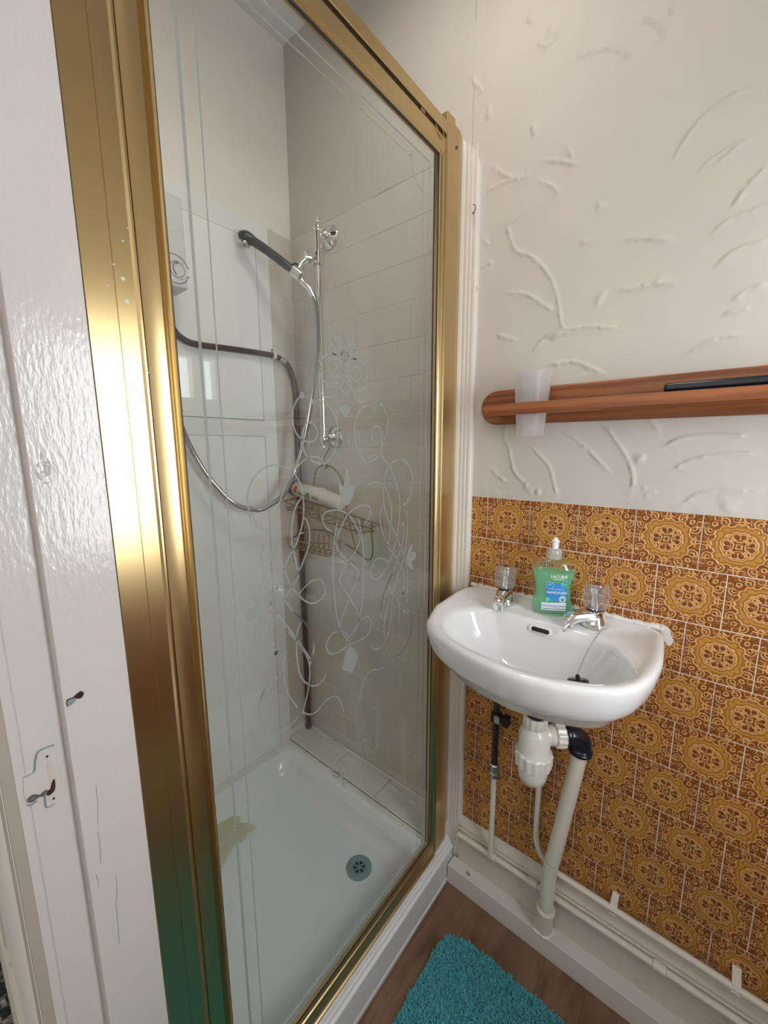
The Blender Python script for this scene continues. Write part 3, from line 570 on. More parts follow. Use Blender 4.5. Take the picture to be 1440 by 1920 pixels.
# yellow vinyl mat in the tray
ym = [(-.655, -.43), (-.645, -.385), (-.62, -.375), (-.61, -.392), (-.585, -.372), (-.556, -.362), (-.548, -.372), (-.556, -.392), (-.549, -.40), (-.553, -.432), (-.545, -.455), (-.52, -.50), (-.53, -.56), (-.62, -.60), (-.655, -.55)]
ymo = thing('bath_mat', 'pale yellow see-through vinyl mat piece lying at the left of the shower tray', 'mat', (-.59, -.46, .088))
put('sheet', MB().prism([(x+.59, y+.46) for x, y in ym], .0005, .0030, 2), M['mat_yellow'], ymo, smooth=False)
sm = MB()
for k in range(26):
    x, y = rng.uniform(-.635, -.56), rng.uniform(-.55, -.40); sm.lathe([(.0016, .0030), (.0012, .0040)], (x+.59, y+.46, 0), (0, 0, 1), 8)
so = put('pimples', sm, M['white_print'], ymo); so['kind'] = 'stuff'

# ------------------------------------------------------------------ SHOWER SCREEN
ss = thing('shower_screen', 'gold framed shower screen with etched scrollwork glass', 'shower screen', (-.060, -.42, .121))
S = ss.location
def yz(poly): return [(a-S.y, b-S.z) for a, b in poly]
def post(prof, z0, z1): return MB().prism([(x-S.x, y-S.y) for x, y in prof], z0-S.z, z1-S.z, 2)
L1 = [(-.080, -.804), (-.0535, -.804), (-.0525, -.8035), (-.0525, -.7755), (-.0532, -.7750), (-.0525, -.7745), (-.0525, -.7560), (-.0500, -.7535), (-.0500, -.7512), (-.060, -.7511), (-.080, -.7511)]
L2 = [(-.067, -.7490), (-.0535, -.7490), (-.0530, -.7485), (-.0530, -.7272), (-.0545, -.7262), (-.0590, -.7240), (-.0600, -.7205), (-.0580, -.7188), (-.0548, -.7180), (-.0535, -.7160), (-.0548, -.7140), (-.0580, -.7131), (-.067, -.7131), (-.067, -.715)]
put('left_post', post(L1, .121, 1.972), M['gold'], ss, smooth=False, label='wide gold wall channel')
put('door_stile', post(L2, .121, 1.938), M['gold'], ss, ang=50)
put('shadow_gap', MB().box(-.078-S.x, -.060-S.x, -.7512-S.y, -.7489-S.y, 0, 1.972-S.z), M['mitre'], ss, smooth=False)
mir = [(x, -.836-y) for x, y in L2]
put('door_stile', post(mir, .121, 1.938).add([], []), M['gold'], ss, ang=50)
ss.children[-1].location = (0, .006, 0)
J1 = [(-.080, -.1035), (-.0525, -.1035), (-.0500, -.1015), (-.0500, -.0725), (-.0512, -.0705), (-.0512, -.0700), (-.080, -.0700)]
J2 = [(-.080, -.0685), (-.0545, -.0685), (-.0545, -.0440), (-.060, -.0230), (-.080, -.0230)]
put('right_jamb', post(J1, .130, 1.990), M['gold'], ss, smooth=False)
put('wall_channel', post(J2, .121, 1.985), M['gold'], ss, smooth=False)
put('shadow_gap', MB().box(-.078-S.x, -.060-S.x, -.1125-S.y, -.103-S.y, 0, 1.95-S.z), M['mitre'], ss, smooth=False)
def rail(prof): return MB().prism([(x-S.x, z-S.z) for x, z in prof], -.751-S.y, -.1035-S.y, 1)
put('top_rail', rail([(-.080, 1.946), (-.052, 1.946), (-.051, 1.948), (-.051, 1.970), (-.053, 1.972), (-.080, 1.972)]), M['gold'], ss, smooth=False)
put('shadow_gap', MB().box(-.078-S.x, -.058-S.x, -.751-S.y, -.104-S.y, 1.937-S.z, 1.947-S.z), M['mitre'], ss, smooth=False)
def railb(prof): return MB().prism([(x-S.x, z-S.z) for x, z in prof], -.749-S.y, -.110-S.y, 1)
put('door_rail', railb([(-.067, 1.938), (-.0535, 1.938), (-.0525, 1.936), (-.0525, 1.911), (-.055, 1.909), (-.0560, 1.905), (-.059, 1.903), (-.067, 1.903)]), M['gold'], ss, smooth=False)
put('door_rail', railb([(-.067, .170), (-.058, .170), (-.056, .167), (-.0555, .162), (-.0530, .160), (-.0525, .148), (-.0535, .1465), (-.0525, .145), (-.0518, .134), (-.067, .134)]), M['gold'], ss, smooth=False)
put('bottom_track', rail([(-.080, .121), (-.0485, .121), (-.0485, .126), (-.0515, .128), (-.0515, .1325), (-.054, .1335), (-.080, .1335)]), M['gold'], ss, smooth=False)
put('screw', MB().lathe([(.0036, 0), (.0034, .0012), (.0015, .0016)], (-.0535-S.x, -.056-S.y, 1.945-S.z), (1, 0, 0), 14), M['screw'], ss)
put('catch', MB().box(-.0590-S.x, -.0520-S.x, -.200-S.y, -.186-S.y, 1.9385-S.z, 1.945-S.z), M['screw'], ss, bevel=.001)
scuff = MB().tube(smoothpath([(-.0508-S.x, -.150-S.y, 1.940-S.z), (-.0508-S.x, -.136-S.y, 1.930-S.z), (-.0505-S.x, -.122-S.y, 1.928-S.z), (-.0505-S.x, -.116-S.y, 1.936-S.z), (-.0508-S.x, -.122-S.y, 1.944-S.z)], 4), .0010, 6)
put('loose_seal', scuff, M['gold'], ss)
# paint spots on the wide post
ps = MB()
for (y, z, r) in ((-.7665, 1.4660, .0020), (-.7650, 1.4430, .0022), (-.7500, 1.37, .001), (-.7745, 1.478, .0012), (-.7600, 1.38, .0010), (-.757, 1.52, .0009), (-.782, 1.455, .001), (-.763, 1.505, .0012)):
    ps.lathe([(r, 0), (r*.6, .0006)], (-.0525-S.x, y-S.y, z-S.z), (1, 0, 0), 9)
put('paint_spots', ps, M['trim_white'], ss)['kind'] = 'stuff'
gl = put('glass_panel', MB().box(-.0635-S.x, -.0595-S.x, -.714-S.y, -.122-S.y, .168-S.z, 1.905-S.z), M['glass'], ss, smooth=False, label='clear glass panel')
put('gasket', MB().box(-.0600-S.x, -.0572-S.x, -.124-S.y, -.1215-S.y, .170-S.z, 1.903-S.z).box(-.0600-S.x, -.0572-S.x, -.7145-S.y, -.7120-S.y, .170-S.z, 1.903-S.z).box(-.0600-S.x, -.0575-S.x, -.713-S.y, -.122-S.y, 1.8995-S.z, 1.904-S.z).box(-.0600-S.x, -.0575-S.x, -.713-S.y, -.122-S.y, .168-S.z, .1715-S.z), M['mitre'], ss, smooth=False)
XG = -.0592-S.x
def ribbon(mb, pts, w, sub=5, x=XG, taper=False):
    P = smoothpath([(0, p[0]-S.y, p[1]-S.z) for p in pts], sub) if len(pts) > 2 else [Vector((0, p[0]-S.y, p[1]-S.z)) for p in pts]
    v = []
    for i, p in enumerate(P):
        t = (P[min(i+1, len(P)-1)]-P[max(i-1, 0)]); t.normalize(); nx = Vector((0, -t.z, t.y)); k = i/(len(P)-1)
        ww = w*(.75+.30*math.sin(PI*k)) if taper else w
        v += [(x, (p-nx*ww)[1], (p-nx*ww)[2]), (x, (p+nx*ww)[1], (p+nx*ww)[2])]
    mb.add(v, [(2*i, 2*i+1, 2*i+3, 2*i+2) for i in range(len(P)-1)])
def disc(mb, y, z, r, n=18): mb.add([(XG+.00005, y-S.y+r*math.cos(2*PI*k/n), z-S.z+r*math.sin(2*PI*k/n)) for k in range(n)], [tuple(range(n))])
AX = -.4195
def mirp(pts): return [(2*AX-p[0], p[1]) for p in pts]
bd = MB()
for y, w in ((-.6820, .0021), (-.6595, .0011), (-.1585, .0011), (-.1810, .0008)):
    zt = 1.870 if y in (-.6820, -.1585) else 1.849; ribbon(bd, [(y, .20 if w > .001 else .22), (y, zt)], w)
ribbon(bd, [(-.682, 1.870), (-.1585, 1.870)], .0018); ribbon(bd, [(-.6595, 1.849), (-.222, 1.849)], .0011)
ribbon(bd, [(-.222, 1.860), (-.222, 1.835), (-.205, 1.812), (-.181, 1.804)], .0010); ribbon(bd, [(-.6820, .20), (-.1585, .20)], .0018)
put('etched_border', bd.mesh('etched_border', M['etch'], False, recalc=False), parent=gl)
for side in (0, 1):
    mb = MB()
    for pts in ETCH_MIRRORED: ribbon(mb, mirp(pts) if side else pts, .00145, taper=len(pts) > 9)
    for y, z, r in ETCH_DOTS: disc(mb, 2*AX-y if side else y, z, max(r, .002))
    put('etched_scroll', mb.mesh('etched_scroll', M['etch'], False, recalc=False), parent=gl)['kind'] = 'stuff'
for polys, both in ((ETCH_FILLED, False), (ETCH_LEAF, True)):
    for pts in polys:
        for side in ((0, 1) if both else (0,)):
            q = mirp(pts) if side else pts
            P = smoothpath([(0, p[0]-S.y, p[1]-S.z) for p in q], 3, closed=True)
            put('etched_leaf', MB().add([(XG+.0001, p.y, p.z) for p in P], [tuple(range(len(P)))]).mesh('etched_leaf', M['etch'], False, recalc=False), parent=gl)

# ------------------------------------------------------------------ SHOWER FITTINGS
rr = thing('riser_rail', 'chrome shower riser rail fixed to the white tiles', 'shower rail', (-.524, -.055, 1.3))
Q = rr.location
put('rail_tube', MB().tube(rel(rr, [(-.524, -.055, 1.300), (-.524, -.055, 1.938)]), .0100, 20), M['chrome'], rr)
for z, up in ((1.921, 1), (1.314, -1)):
    b = MB().lathe([(.0078, 0), (.0115, .004), (.0135, .012), (.012, .020), (.006, .026), (.0045, .030), (.0065, .034), (.0062, .039), (.002, .042)], rel(rr, [(-.524, -.055, z-.006*up)])[0], (0, 0, up), 22)
    b.lathe([(.034, 0), (.034, .003), (.029, .008), (.014, .013), (.0105, .018), (.0125, .023), (.0125, .027), (.0075, .032), (.012, .044), (.010, .052)], rel(rr, [(-.524, -.0045, z)])[0], (0, -1, 0), 30)
    put('wall_bracket', b, M['chrome'], rr)
sl = MB().lathe([(.0145, -.018), (.0175, -.016), (.0175, .016), (.0145, .018)], rel(rr, [(-.524, -.055, 1.842)])[0], (0, 0, 1), 24)
sl.lathe([(.013, 0), (.0145, .012), (.012, .016), (.0155, .019), (.0155, .036), (.010, .040)], rel(rr, [(-.526, -.060, 1.842)])[0], (-.45, -.9, .03), 22)
sl.tube(rel(rr, [(-.536, -.083, 1.842), (-.545, -.103, 1.822), (-.549, -.112, 1.802)]), [.0095, .009, .012], 14)
sl.lathe([(.014, -.020), (.0175, -.016), (.0175, .012), (.0145, .016)], rel(rr, [(-.551, -.117, 1.792)])[0], (-.60, -.48, .58), 20)
put('slider', sl, M['chrome'], rr)
hd = thing('shower_handset', 'charcoal shower handset with a ribbed chrome hose hanging in a loop', 'shower head', (-.551, -.117, 1.792))
d = Vector((-.66, -.2, 1.888))-Vector((-.551, -.117, 1.792))
P = [(-.551, -.117, 1.792), (-.575, -.135, 1.8135), (-.602, -.156, 1.839), (-.628, -.176, 1.862), (-.647, -.190, 1.8775), (-.662, -.201, 1.888), (-.676, -.2115, 1.890), (-.684, -.2175, 1.886)]
put('handle', MB().tube(rel(hd, smoothpath(P, 4)), [.0118]*4+[.0125]*8+[.0130]*6+[.0145, .016, .018, .0195, .0205, .0205, .020, .019, .017, .013, .009], 20), M['handset'], hd)
put('spray_face', MB().lathe([(.0155, 0), (.0165, .004), (.0160, .0085), (.0125, .0095)], rel(hd, [(-.6725, -.2085, 1.880)])[0], (-.12, -.25, -.96), 24), M['dull_chrome'], hd)
put('clip_tab', MB().box(-.008, .010, -.012, .008, .010, .017), M['black_plastic'], hd, loc=(-.004, .0, .008), bevel=.001)
hose_pts = [(-.553, -.119, 1.786), (-.538, -.108, 1.768), (-.516, -.094, 1.738), (-.503, -.090, 1.70), (-.500, -.088, 1.64), (-.503, -.090, 1.57), (-.520, -.094, 1.48), (-.546, -.098, 1.37), (-.580, -.104, 1.262), (-.606, -.118, 1.19), (-.625, -.150, 1.128), (-.640, -.190, 1.098), (-.650, -.232, 1.086), (-.660, -.303, 1.112), (-.664, -.366, 1.182), (-.668, -.413, 1.267), (-.672, -.442, 1.353), (-.675, -.470, 1.47), (-.678, -.487, 1.58), (-.680, -.490, 1.672)]
HP = smoothpath(hose_pts, 34); 
# resample finely so each ring of the hose is real relief
acc = [0.0]
for i in range(1, len(HP)): acc.append(acc[-1]+(HP[i]-HP[i-1]).length)
n_h = int(acc[-1]/.0019); HS = []; j = 0
for k in range(n_h+1):
    s_ = acc[-1]*k/n_h
    while j < len(acc)-2 and acc[j+1] < s_: j += 1
    t_ = (s_-acc[j])/(acc[j+1]-acc[j]+1e-9); HS.append(HP[j].lerp(HP[j+1], t_))
put('hose', MB().tube(rel(hd, HS), [(.0088 if k % 2 else .0074) for k in range(len(HS))], 12), M['hose'], hd)
put('hose_ferrule', MB().tube(rel(hd, smoothpath([(-.551, -.117, 1.790), (-.540, -.109, 1.770), (-.522, -.098, 1.748), (-.510, -.092, 1.722)], 4)), .0086, 16), M['chrome'], hd)
un = thing('shower_unit', 'white electric shower unit on the left wall with a round dial', 'shower heater', (-.680, -.53, 1.688))
put('case', MB().box(-.0325, .040, -.12, .1255, 0, .215), M['unit'], un, bevel=.004)
dl = MB().lathe([(.022, 0), (.021, .0012), (.0205, .0002)], (.040, .104, .042), (1, 0, 0), 32)
put('dial', dl, M['unit'], un)
arcs = MB()
def arcline(mb, cy, cz, r, a0, a1, w, x=.0412, n=20):
    mb.tube([(x, cy+r*math.cos(math.radians(a0+(a1-a0)*k/n)), cz+r*math.sin(math.radians(a0+(a1-a0)*k/n))) for k in range(n+1)], w, 5)
arcline(arcs, .100, .042, .0185, -10, 350, .0005); arcline(arcs, .094, .040, .036, 20, 115, .0007); arcline(arcs, .094, .044, .036, -115, -20, .0007)
arcs.tube([(.0412, .124, .054), (.0412, .131, .050)], .0008, 5); arcs.tube([(.0412, .124, .030), (.0412, .131, .032)], .0008, 5)
put('dial_marks', arcs, M['mark'], un)
sw = MB(); arcline(sw, .107, .044, .017, 110, 235, .0018, .0414); put('dial_swirl', sw, M['mark_violet'], un)
put('dial_dot', MB().lathe([(.0016, 0), (.0012, .0008)], (.0412, .101, .056), (1, 0, 0), 10), M['mark'], un)
fp = thing('feed_pipe', 'dark brown water pipe running from the tray corner to the shower unit', 'pipe', (-.700, -.020, .166))
fpp = [(-.701, -.020, .168), (-.701, -.020, .8), (-.7015, -.020, 1.40), (-.7015, -.021, 1.47), (-.702, -.030, 1.525), (-.702, -.052, 1.562), (-.702, -.085, 1.578), (-.702, -.12, 1.582), (-.702, -.25, 1.577), (-.702, -.36, 1.571), (-.702, -.40, 1.578), (-.702, -.425, 1.600), (-.702, -.436, 1.64), (-.702, -.438, 1.692)]
put('pipe_run', MB().tube(rel(fp, smoothpath(fpp, 6)), .0088, 16), M['copper_dark'], fp)
put('solder', MB().tube(rel(fp, [(-.702, -.082, 1.577), (-.702, -.066, 1.571), (-.702, -.060, 1.567)]), .0094, 14), M['dull_chrome'], fp)
put('end_collar', MB().lathe([(.0095, 0), (.0115, .004), (.0115, .012), (.0095, .016)], rel(fp, [(-.701, -.020, .166)])[0], (0, 0, 1), 16), M['mark'], fp)
pc = thing('pipe_clip', 'white plastic clip on the brown pipe inside the shower', 'pipe clip', (-.712, -.105, 1.582))
put('clip_band', MB().prism([(.012*math.cos(a)+.010, .012*math.sin(a)) for a in np.linspace(-2.4, 2.4, 14)]+[(.0095*math.cos(a)+.010, .0095*math.sin(a)) for a in np.linspace(2.4, -2.4, 14)], -.006, .006, 1), M['white_plastic'], pc)
put('clip_ear', MB().box(-.004, .003, -.005, .005, .008, .024), M['white_plastic'], pc, bevel=.001)
put('clip_screw', MB().lathe([(.003, 0), (.0025, .0015)], (.003, 0, .0185), (1, 0, 0), 12), M['hole'], pc)
# wire caddy hanging under the rail
cd = thing('shower_caddy', 'wire shower caddy with two baskets hanging below the riser rail', 'shower caddy', (-.53, -.02, .93))
fw = MB(); W_ = lambda pts, r=.0017, closed=False, sub=5: fw.tube(rel(cd, smoothpath(pts, sub, closed)), r, 8, closed=closed)
W_([(-.508, -.050, 1.316), (-.502, -.050, 1.292), (-.512, -.048, 1.272), (-.532, -.045, 1.254), (-.541, -.042, 1.236), (-.540, -.040, 1.214)], .0020)
W_([(-.640, -.026, 1.055), (-.618, -.026, 1.085), (-.612, -.026, 1.13), (-.610, -.026, 1.175), (-.596, -.027, 1.206), (-.570, -.028, 1.220), (-.540, -.030, 1.222), (-.505, -.028, 1.210), (-.478, -.026, 1.180), (-.462, -.026, 1.140), (-.456, -.026, 1.10), (-.452, -.026, 1.060)], .0026)
W_([(-.606, -.026, 1.10), (-.596, -.024, 1.05), (-.570, -.022, 1.00), (-.545, -.022, .975)], .0022)
W_([(-.452, -.026, 1.075), (-.440, -.024, 1.02), (-.423, -.022, .957), (-.418, -.022, .945)], .0022)
put('frame_wire', fw, M['wire'], cd)
fw = MB().lathe([(.0045, -.006), (.0055, 0), (.0045, .006)], rel(cd, [(-.540, -.036, 1.218)])[0], (0, 0, 1), 12)
put('hook_bead', fw, M['black_plastic'], cd)
fw = MB()
W_([(-.687, -.018, 1.092), (-.345, -.018, 1.048), (-.318, -.040, 1.046), (-.330, -.090, 1.052), (-.66, -.105, 1.092), (-.687, -.07, 1.098)], .0026, True, 3)
W_([(-.683, -.018, 1.068), (-.36, -.018, 1.026), (-.350, -.060, 1.028), (-.370, -.085, 1.031), (-.65, -.100, 1.070), (-.683, -.06, 1.073)], .0019, True, 3)
for k in range(9):
    t = k/8; x = -.68+.33*t; z = 1.09-.042*t
    fw.tube(rel(cd, smoothpath([(x, -.019, z), (x, -.021, z-.026), (x, -.06, z-.027), (x, -.094, z-.022), (x, -.099, z)], 3)), .0015, 6)
put('upper_basket', fw, M['wire'], cd)
fw = MB()
W_([(-.687, -.035, .968), (-.655, -.014, .985), (-.560, -.014, .990), (-.500, -.030, .975), (-.478, -.060, .968), (-.52, -.100, .972), (-.585, -.112, .968), (-.66, -.100, .962)], .0026, True, 3)
for k in range(8):
    t = k/7; x = -.682+.19*t; zz = .968
    fw.tube(rel(cd, smoothpath([(x, -.022, zz+.01), (x, -.028, zz-.036), (x, -.06, zz-.040), (x, -.090, zz-.036), (x+.004, -.098+.0*abs(t-.5), zz+.002)], 3)), .0015, 6)
for yy in (-.03, -.06, -.088):
    fw.tube(rel(cd, [(-.684, yy, .930), (-.486, yy, .930)]), .0015, 6)
put('lower_basket', fw, M['wire'], cd)
fw = MB()
W_([(-.345, -.030, 1.046), (-.340, -.034, 1.01), (-.334, -.036, .965), (-.338, -.036, .945), (-.352, -.034, .930), (-.372, -.030, .930), (-.395, -.026, .938), (-.425, -.022, .948), (-.470, -.022, .962)], .0026)
put('towel_hook', fw, M['wire'], cd)
# tube of gel lying in the upper basket
tb = thing('gel_tube', 'white tube with a navy cap lying on the wire caddy', 'toiletry tube', (-.57, -.058, 1.120))
ax = Vector((.985, .02, -.155)).normalized(); o0 = Vector((-.113, -.002, .022))
put('cap', MB().lathe([(.0255, 0), (.0270, .002), (.0270, .016), (.0240, .017)], o0, ax, 26, 26, .02), M['navy'], tb)
put('body', MB().lathe([(.0225, .016), (.0255, .021), (.0255, .12), (.0250, .18), (.0240, .205), (.0230, .236), (.0150, .240)], o0, ax, 26), M['tube_body'], tb)
def patch(a0, a1, h0, h1, rad, o0=o0, ax=ax, n=8):
    up = Vector((0, 0, 1)); u = (up-ax*up.dot(ax)).normalized(); w = ax.cross(u)
    v = []
    for k in range(n+1):
        an = math.radians(a0+(a1-a0)*k/n); dirv = u*math.sin(an)-w*math.cos(an)*-1
        dirv = u*math.sin(an)+Vector((0, -1, 0))*math.cos(an)
        v += [o0+ax*h0+dirv*rad, o0+ax*h1+dirv*rad]
    return MB().add(v, [(2*k, 2*k+1, 2*k+3, 2*k+2) for k in range(n)])
put('red_label', patch(-20, 35, .031, .047, .0261), M['red'], tb)
put('green_label', patch(-35, 15, .085, .112, .0261), M['green_print'], tb)
mk = MB()
for k in range(9):
    h = .052+.0035*k; mk.add(patch(-25, 12-(k % 3)*9, h, h+.0015, .0262, n=4).v, [(2*q, 2*q+1, 2*q+3, 2*q+2) for q in range(4)])
for k in range(9):
    h = .125+.0035*k; mk.add(patch(-25, 12-(k % 3)*9, h, h+.0015, .0262, n=4).v, [(2*q, 2*q+1, 2*q+3, 2*q+2) for q in range(4)])
put('printing', mk, M['mark'], tb)['kind'] = 'stuff'

# ------------------------------------------------------------------ WASH BASIN
wbx = thing('wash_basin', 'white wall-hung ceramic wash basin against the brown tiles', 'basin', (.205, -.19, .78))
B0 = wbx.location; CX, CY = .205, -.19; NT = 120
RIM = [(-.012, -.004), (-.020, -.07), (-.013, -.185), (.018, -.268), (.04, -.290), (.077, -.313), (.118, -.332), (.161, -.343), (.214, -.350), (.259, -.349), (.304, -.340), (.356, -.318), (.392, -.291), (.413, -.255), (.425, -.209), (.430, -.15), (.424, -.059), (.418, -.018), (.400, -.004)]
BOWL = [(.030, -.215), (.045, -.250), (.085, -.282), (.144, -.305), (.228, -.316), (.311, -.301), (.361, -.279), (.393, -.250), (.400, -.215), (.388, -.180), (.345, -.118), (.31, -.107), (.19, -.106), (.09, -.110), (.055, -.132), (.030, -.175)]
def polar(poly, sm=2):
    P = np.array([(x-CX, y-CY) for x, y in poly]); n = len(P); out = []
    for k in range(NT):
        a = 2*PI*k/NT; dx, dy = math.cos(a), math.sin(a); best = 0
        for i in range(n):
            p, q = P[i], P[(i+1) % n]; e = q-p; den = dx*e[1]-dy*e[0]
            if abs(den) < 1e-12: continue
            t = (p[0]*e[1]-p[1]*e[0])/den; s = (p[0]*dy-p[1]*dx)/den
            if t > 0 and -1e-9 <= s <= 1+1e-9: best = max(best, t)
        out.append(best)
    r = np.array(out)
    for _ in range(sm): r = (np.roll(r, 1)+2*r+np.roll(r, -1))/4
    return r
rR = polar(RIM, 1); rB = polar(BOWL, 3); ANG = 2*PI*np.arange(NT)/NT
cosA, sinA = np.cos(ANG), np.sin(ANG)
def clampy(r): # never through the wall
    lim = np.where(sinA > .01, (-.004-CY)/np.maximum(sinA, .01), 9); return np.minimum(r, lim)
def rg(r, z, cx=CX, cy=CY): return [(cx+r[k]*cosA[k]-B0.x, cy+r[k]*sinA[k]-B0.y, (z if np.isscalar(z) else z[k])-B0.z) for k in range(NT)]
one = np.ones(NT); rear = np.clip((sinA-.25)/.35, 0, 1)
lip = rR-.019; lip = np.where(sinA > .3, np.minimum(lip, rR-.012), lip); lip = np.maximum(lip, rB*1.02)
RG = [rg(one*.030, .772), rg(rB*.5, .785), rg(rB*.85, .812), rg(clampy(np.maximum(rR-.048, rB*.90)), .832), rg(clampy(rR-.032), .840), rg(clampy(rR-.019), .850), rg(clampy(rR-.011), .862), rg(clampy(rR-.006), .875), rg(clampy(rR-.002), .890), rg(clampy(rR), .904), rg(clampy(rR-.001), .911), rg(clampy(rR-.004), .9150), rg(clampy(rR-.009), .9160),
      rg(clampy(lip+.001), .9158), rg(clampy(np.maximum(lip-.004, rB*1.015)), .912), rg(np.maximum(np.minimum(lip-.008, rB*1.10), rB*1.01), .9100), rg(rB, .9075), rg(rB*.965, .9000), rg(rB*.91, .880), rg(rB*.80, .850), rg(rB*.62, .822), rg(rB*.36, .805), rg(one*.024, .800), rg(one*.020, .795)]
put('basin_body', MB().rings(RG), M['ceramic'], wbx, ang=70)
# overflow slot
ov = MB(); v = []
pill = [(.0135+.0032*math.cos(a), .0032*math.sin(a)) for a in np.linspace(-PI/2, PI/2, 9)]+[(-.0135-.0032*math.cos(a), -.0032*math.sin(a)) for a in np.linspace(-PI/2, PI/2, 9)]
def pillring(s, yo): return [(.2095+px_*s-B0.x, -.1135+yo+pz_*s*.45-B0.y, .8935+pz_*s-B0.z) for px_, pz_ in [(a*1.12, b*1.3) for a, b in pill]]
put('overflow_rim', MB().rings([pillring(1.35, .002), pillring(1.3, -.0015), pillring(1.02, -.0018)]), M['ceramic'], wbx)
put('overflow_slot', MB().rings([pillring(1.0, .0), pillring(1.0, -.0022)]), M['hole'], wbx)
# sealant along the wall
sv = []
for k in range(75):
    t = k/74; sv.append((-.010+.425*t-B0.x, -.0055+rng.normal(0, .0005)-B0.y, .9185+rng.normal(0, .0009)-B0.z))
put('sealant', MB().tube(sv, [.0050+abs(rng.normal(0, .0013)) for _ in sv], 8), M['clear_dirty'], wbx, label='rough cream sealant bead along the wall')
P = smoothpath([(0, a, b) for a, b in [(.404, .924), (.418, .9235), (.4275, .917), (.4300, .905), (.4345, .896), (.4290, .884), (.4220, .888), (.414, .905)]], 4, closed=True)
put('sealant_smear', MB().prism([(p.y-B0.x, p.z-B0.z) for p in P], -.0012-.0016-B0.y, -.0008-B0.y, 1), M['clear_dirty'], wbx, smooth=False)
wo = MB().lathe([(.026, 0), (.028, .0012), (.020, .003), (.012, .0015)], (.205-B0.x, -.19-B0.y, .8005-B0.z), (0, 0, 1), 24)
put('waste_outlet', wo, M['chrome'], wbx)

def basin_tap(name, label, x, y, z, ang, dotmat, sc_=1.0):
    t = thing(name, label, 'tap', (x, y, z), ang)
    G_ = 1.28
    # body: flared foot rising to the collar, spout reaching along local -y
    put('base', MB().lathe([(.0245, 0), (.0250, .004), (.0215, .012), (.0180, .024), (.0175, .031), (.015, .034)], (0, 0, 0), (0, 0, 1), 28), M['chrome'], t)
    b = MB(); R = []
    for (yy, zc, w, h) in ((.0, .018, .0190, .015), (-.013, .021, .0180, .0135), (-.028, .0215, .0150, .0115), (-.043, .0195, .0135, .0105), (-.055, .0150, .0128, .0110), (-.061, .0085, .0120, .0105)):
        ring_ = []
        for k in range(16):
            a = 2*PI*k/16; ex = .7
            ring_.append((w*abs(math.cos(a))**ex*math.copysign(1, math.cos(a)), yy-(h*.45*math.sin(a) if yy < -.04 else 0), zc+h*abs(math.sin(a))**ex*math.copysign(1, math.sin(a))))
        R.append(ring_)
    b.rings(R); b.lathe([(.0100, 0), (.0100, .012)], (0, -.055, .0), (0, 0, 1), 16)
    put('spout', b, M['chrome'], t, ang=60)
    put('washer', MB().lathe([(.016, .033), (.0168, .035), (.016, .037)], (0, 0, 0), (0, 0, 1), 24), M['mitre'], t)
    put('handle', MB().lathe([(.0185, .0375), (.0215, .041), (.0235, .050), (.0240, .072), (.0235, .082), (.0205, .0865), (.012, .0870)], (0, 0, 0), (0, 0, 1), 72, 18, .045), M['acrylic'], t, ang=20, label='clear faceted acrylic handle')
    put('handle_core', MB().lathe([(.009, .037), (.009, .066), (.013, .070), (.013, .082)], (0, 0, 0), (0, 0, 1), 20), M['chrome'], t)
    ix = put('index_cap', MB().lathe([(.0150, .0868), (.0150, .0882), (.0135, .0886)], (0, 0, 0), (0, 0, 1), 24), M['chrome'], t)
    put('index_dot', MB().lathe([(.0062, .0886), (.0058, .0892)], (0, 0, 0), (0, 0, 1), 16), dotmat, ix)
    return t
basin_tap('basin_tap', 'left basin tap, its clear acrylic handle marked with a dark dot', .104, -.058, .9145, .18, M['dark_dot'])
basin_tap('basin_tap', 'right basin tap, its clear acrylic handle marked with a red dot', .301, -.062, .9145, -.78, M['red_dot'])
# plug and bead chain
pg = thing('sink_plug', 'black rubber sink plug on a bead chain hanging into the basin', 'plug', (.312, -.212, .8575))
put('stopper', MB().lathe([(.014, 0), (.018, .002), (.0185, .006), (.015, .009), (.004, .0095), (.004, .014), (.002, .016)], (0, 0, 0), (-.22, .30, .93), 22), M['black_plastic'], pg)
ch = MB(); cp = smoothpath([(.3185, -.074, .918), (.3185, -.088, .9135), (.3175, -.105, .9130), (.314, -.130, .905), (.310, -.160, .892), (.309, -.190, .881), (.309, -.207, .872)], 8)
acc = 0; last = None
for p in cp:
    if last is None or (p-last).length > .0030:
        ch.lathe([(.0003, -.0013), (.0012, -.0006), (.0012, .0006), (.0003, .0013)], tuple(p-pg.location), (0, 0, 1), 8); last = p
ch.tube(rel(pg, cp), .0004, 5)
put('bead_chain', ch, M['dull_chrome'], pg)
put('chain_ball', MB().lathe([(.001, -.0042), (.0038, -.002), (.0042, 0), (.0038, .002), (.001, .0042)], rel(pg, [(.2585, -.1215, .9115)])[0], (0, 0, 1), 16).tube(rel(pg, smoothpath([(.2585, -.1215, .914), (.262, -.116, .920), (.267, -.110, .924)], 4)), .0009, 6), M['chrome'], pg)

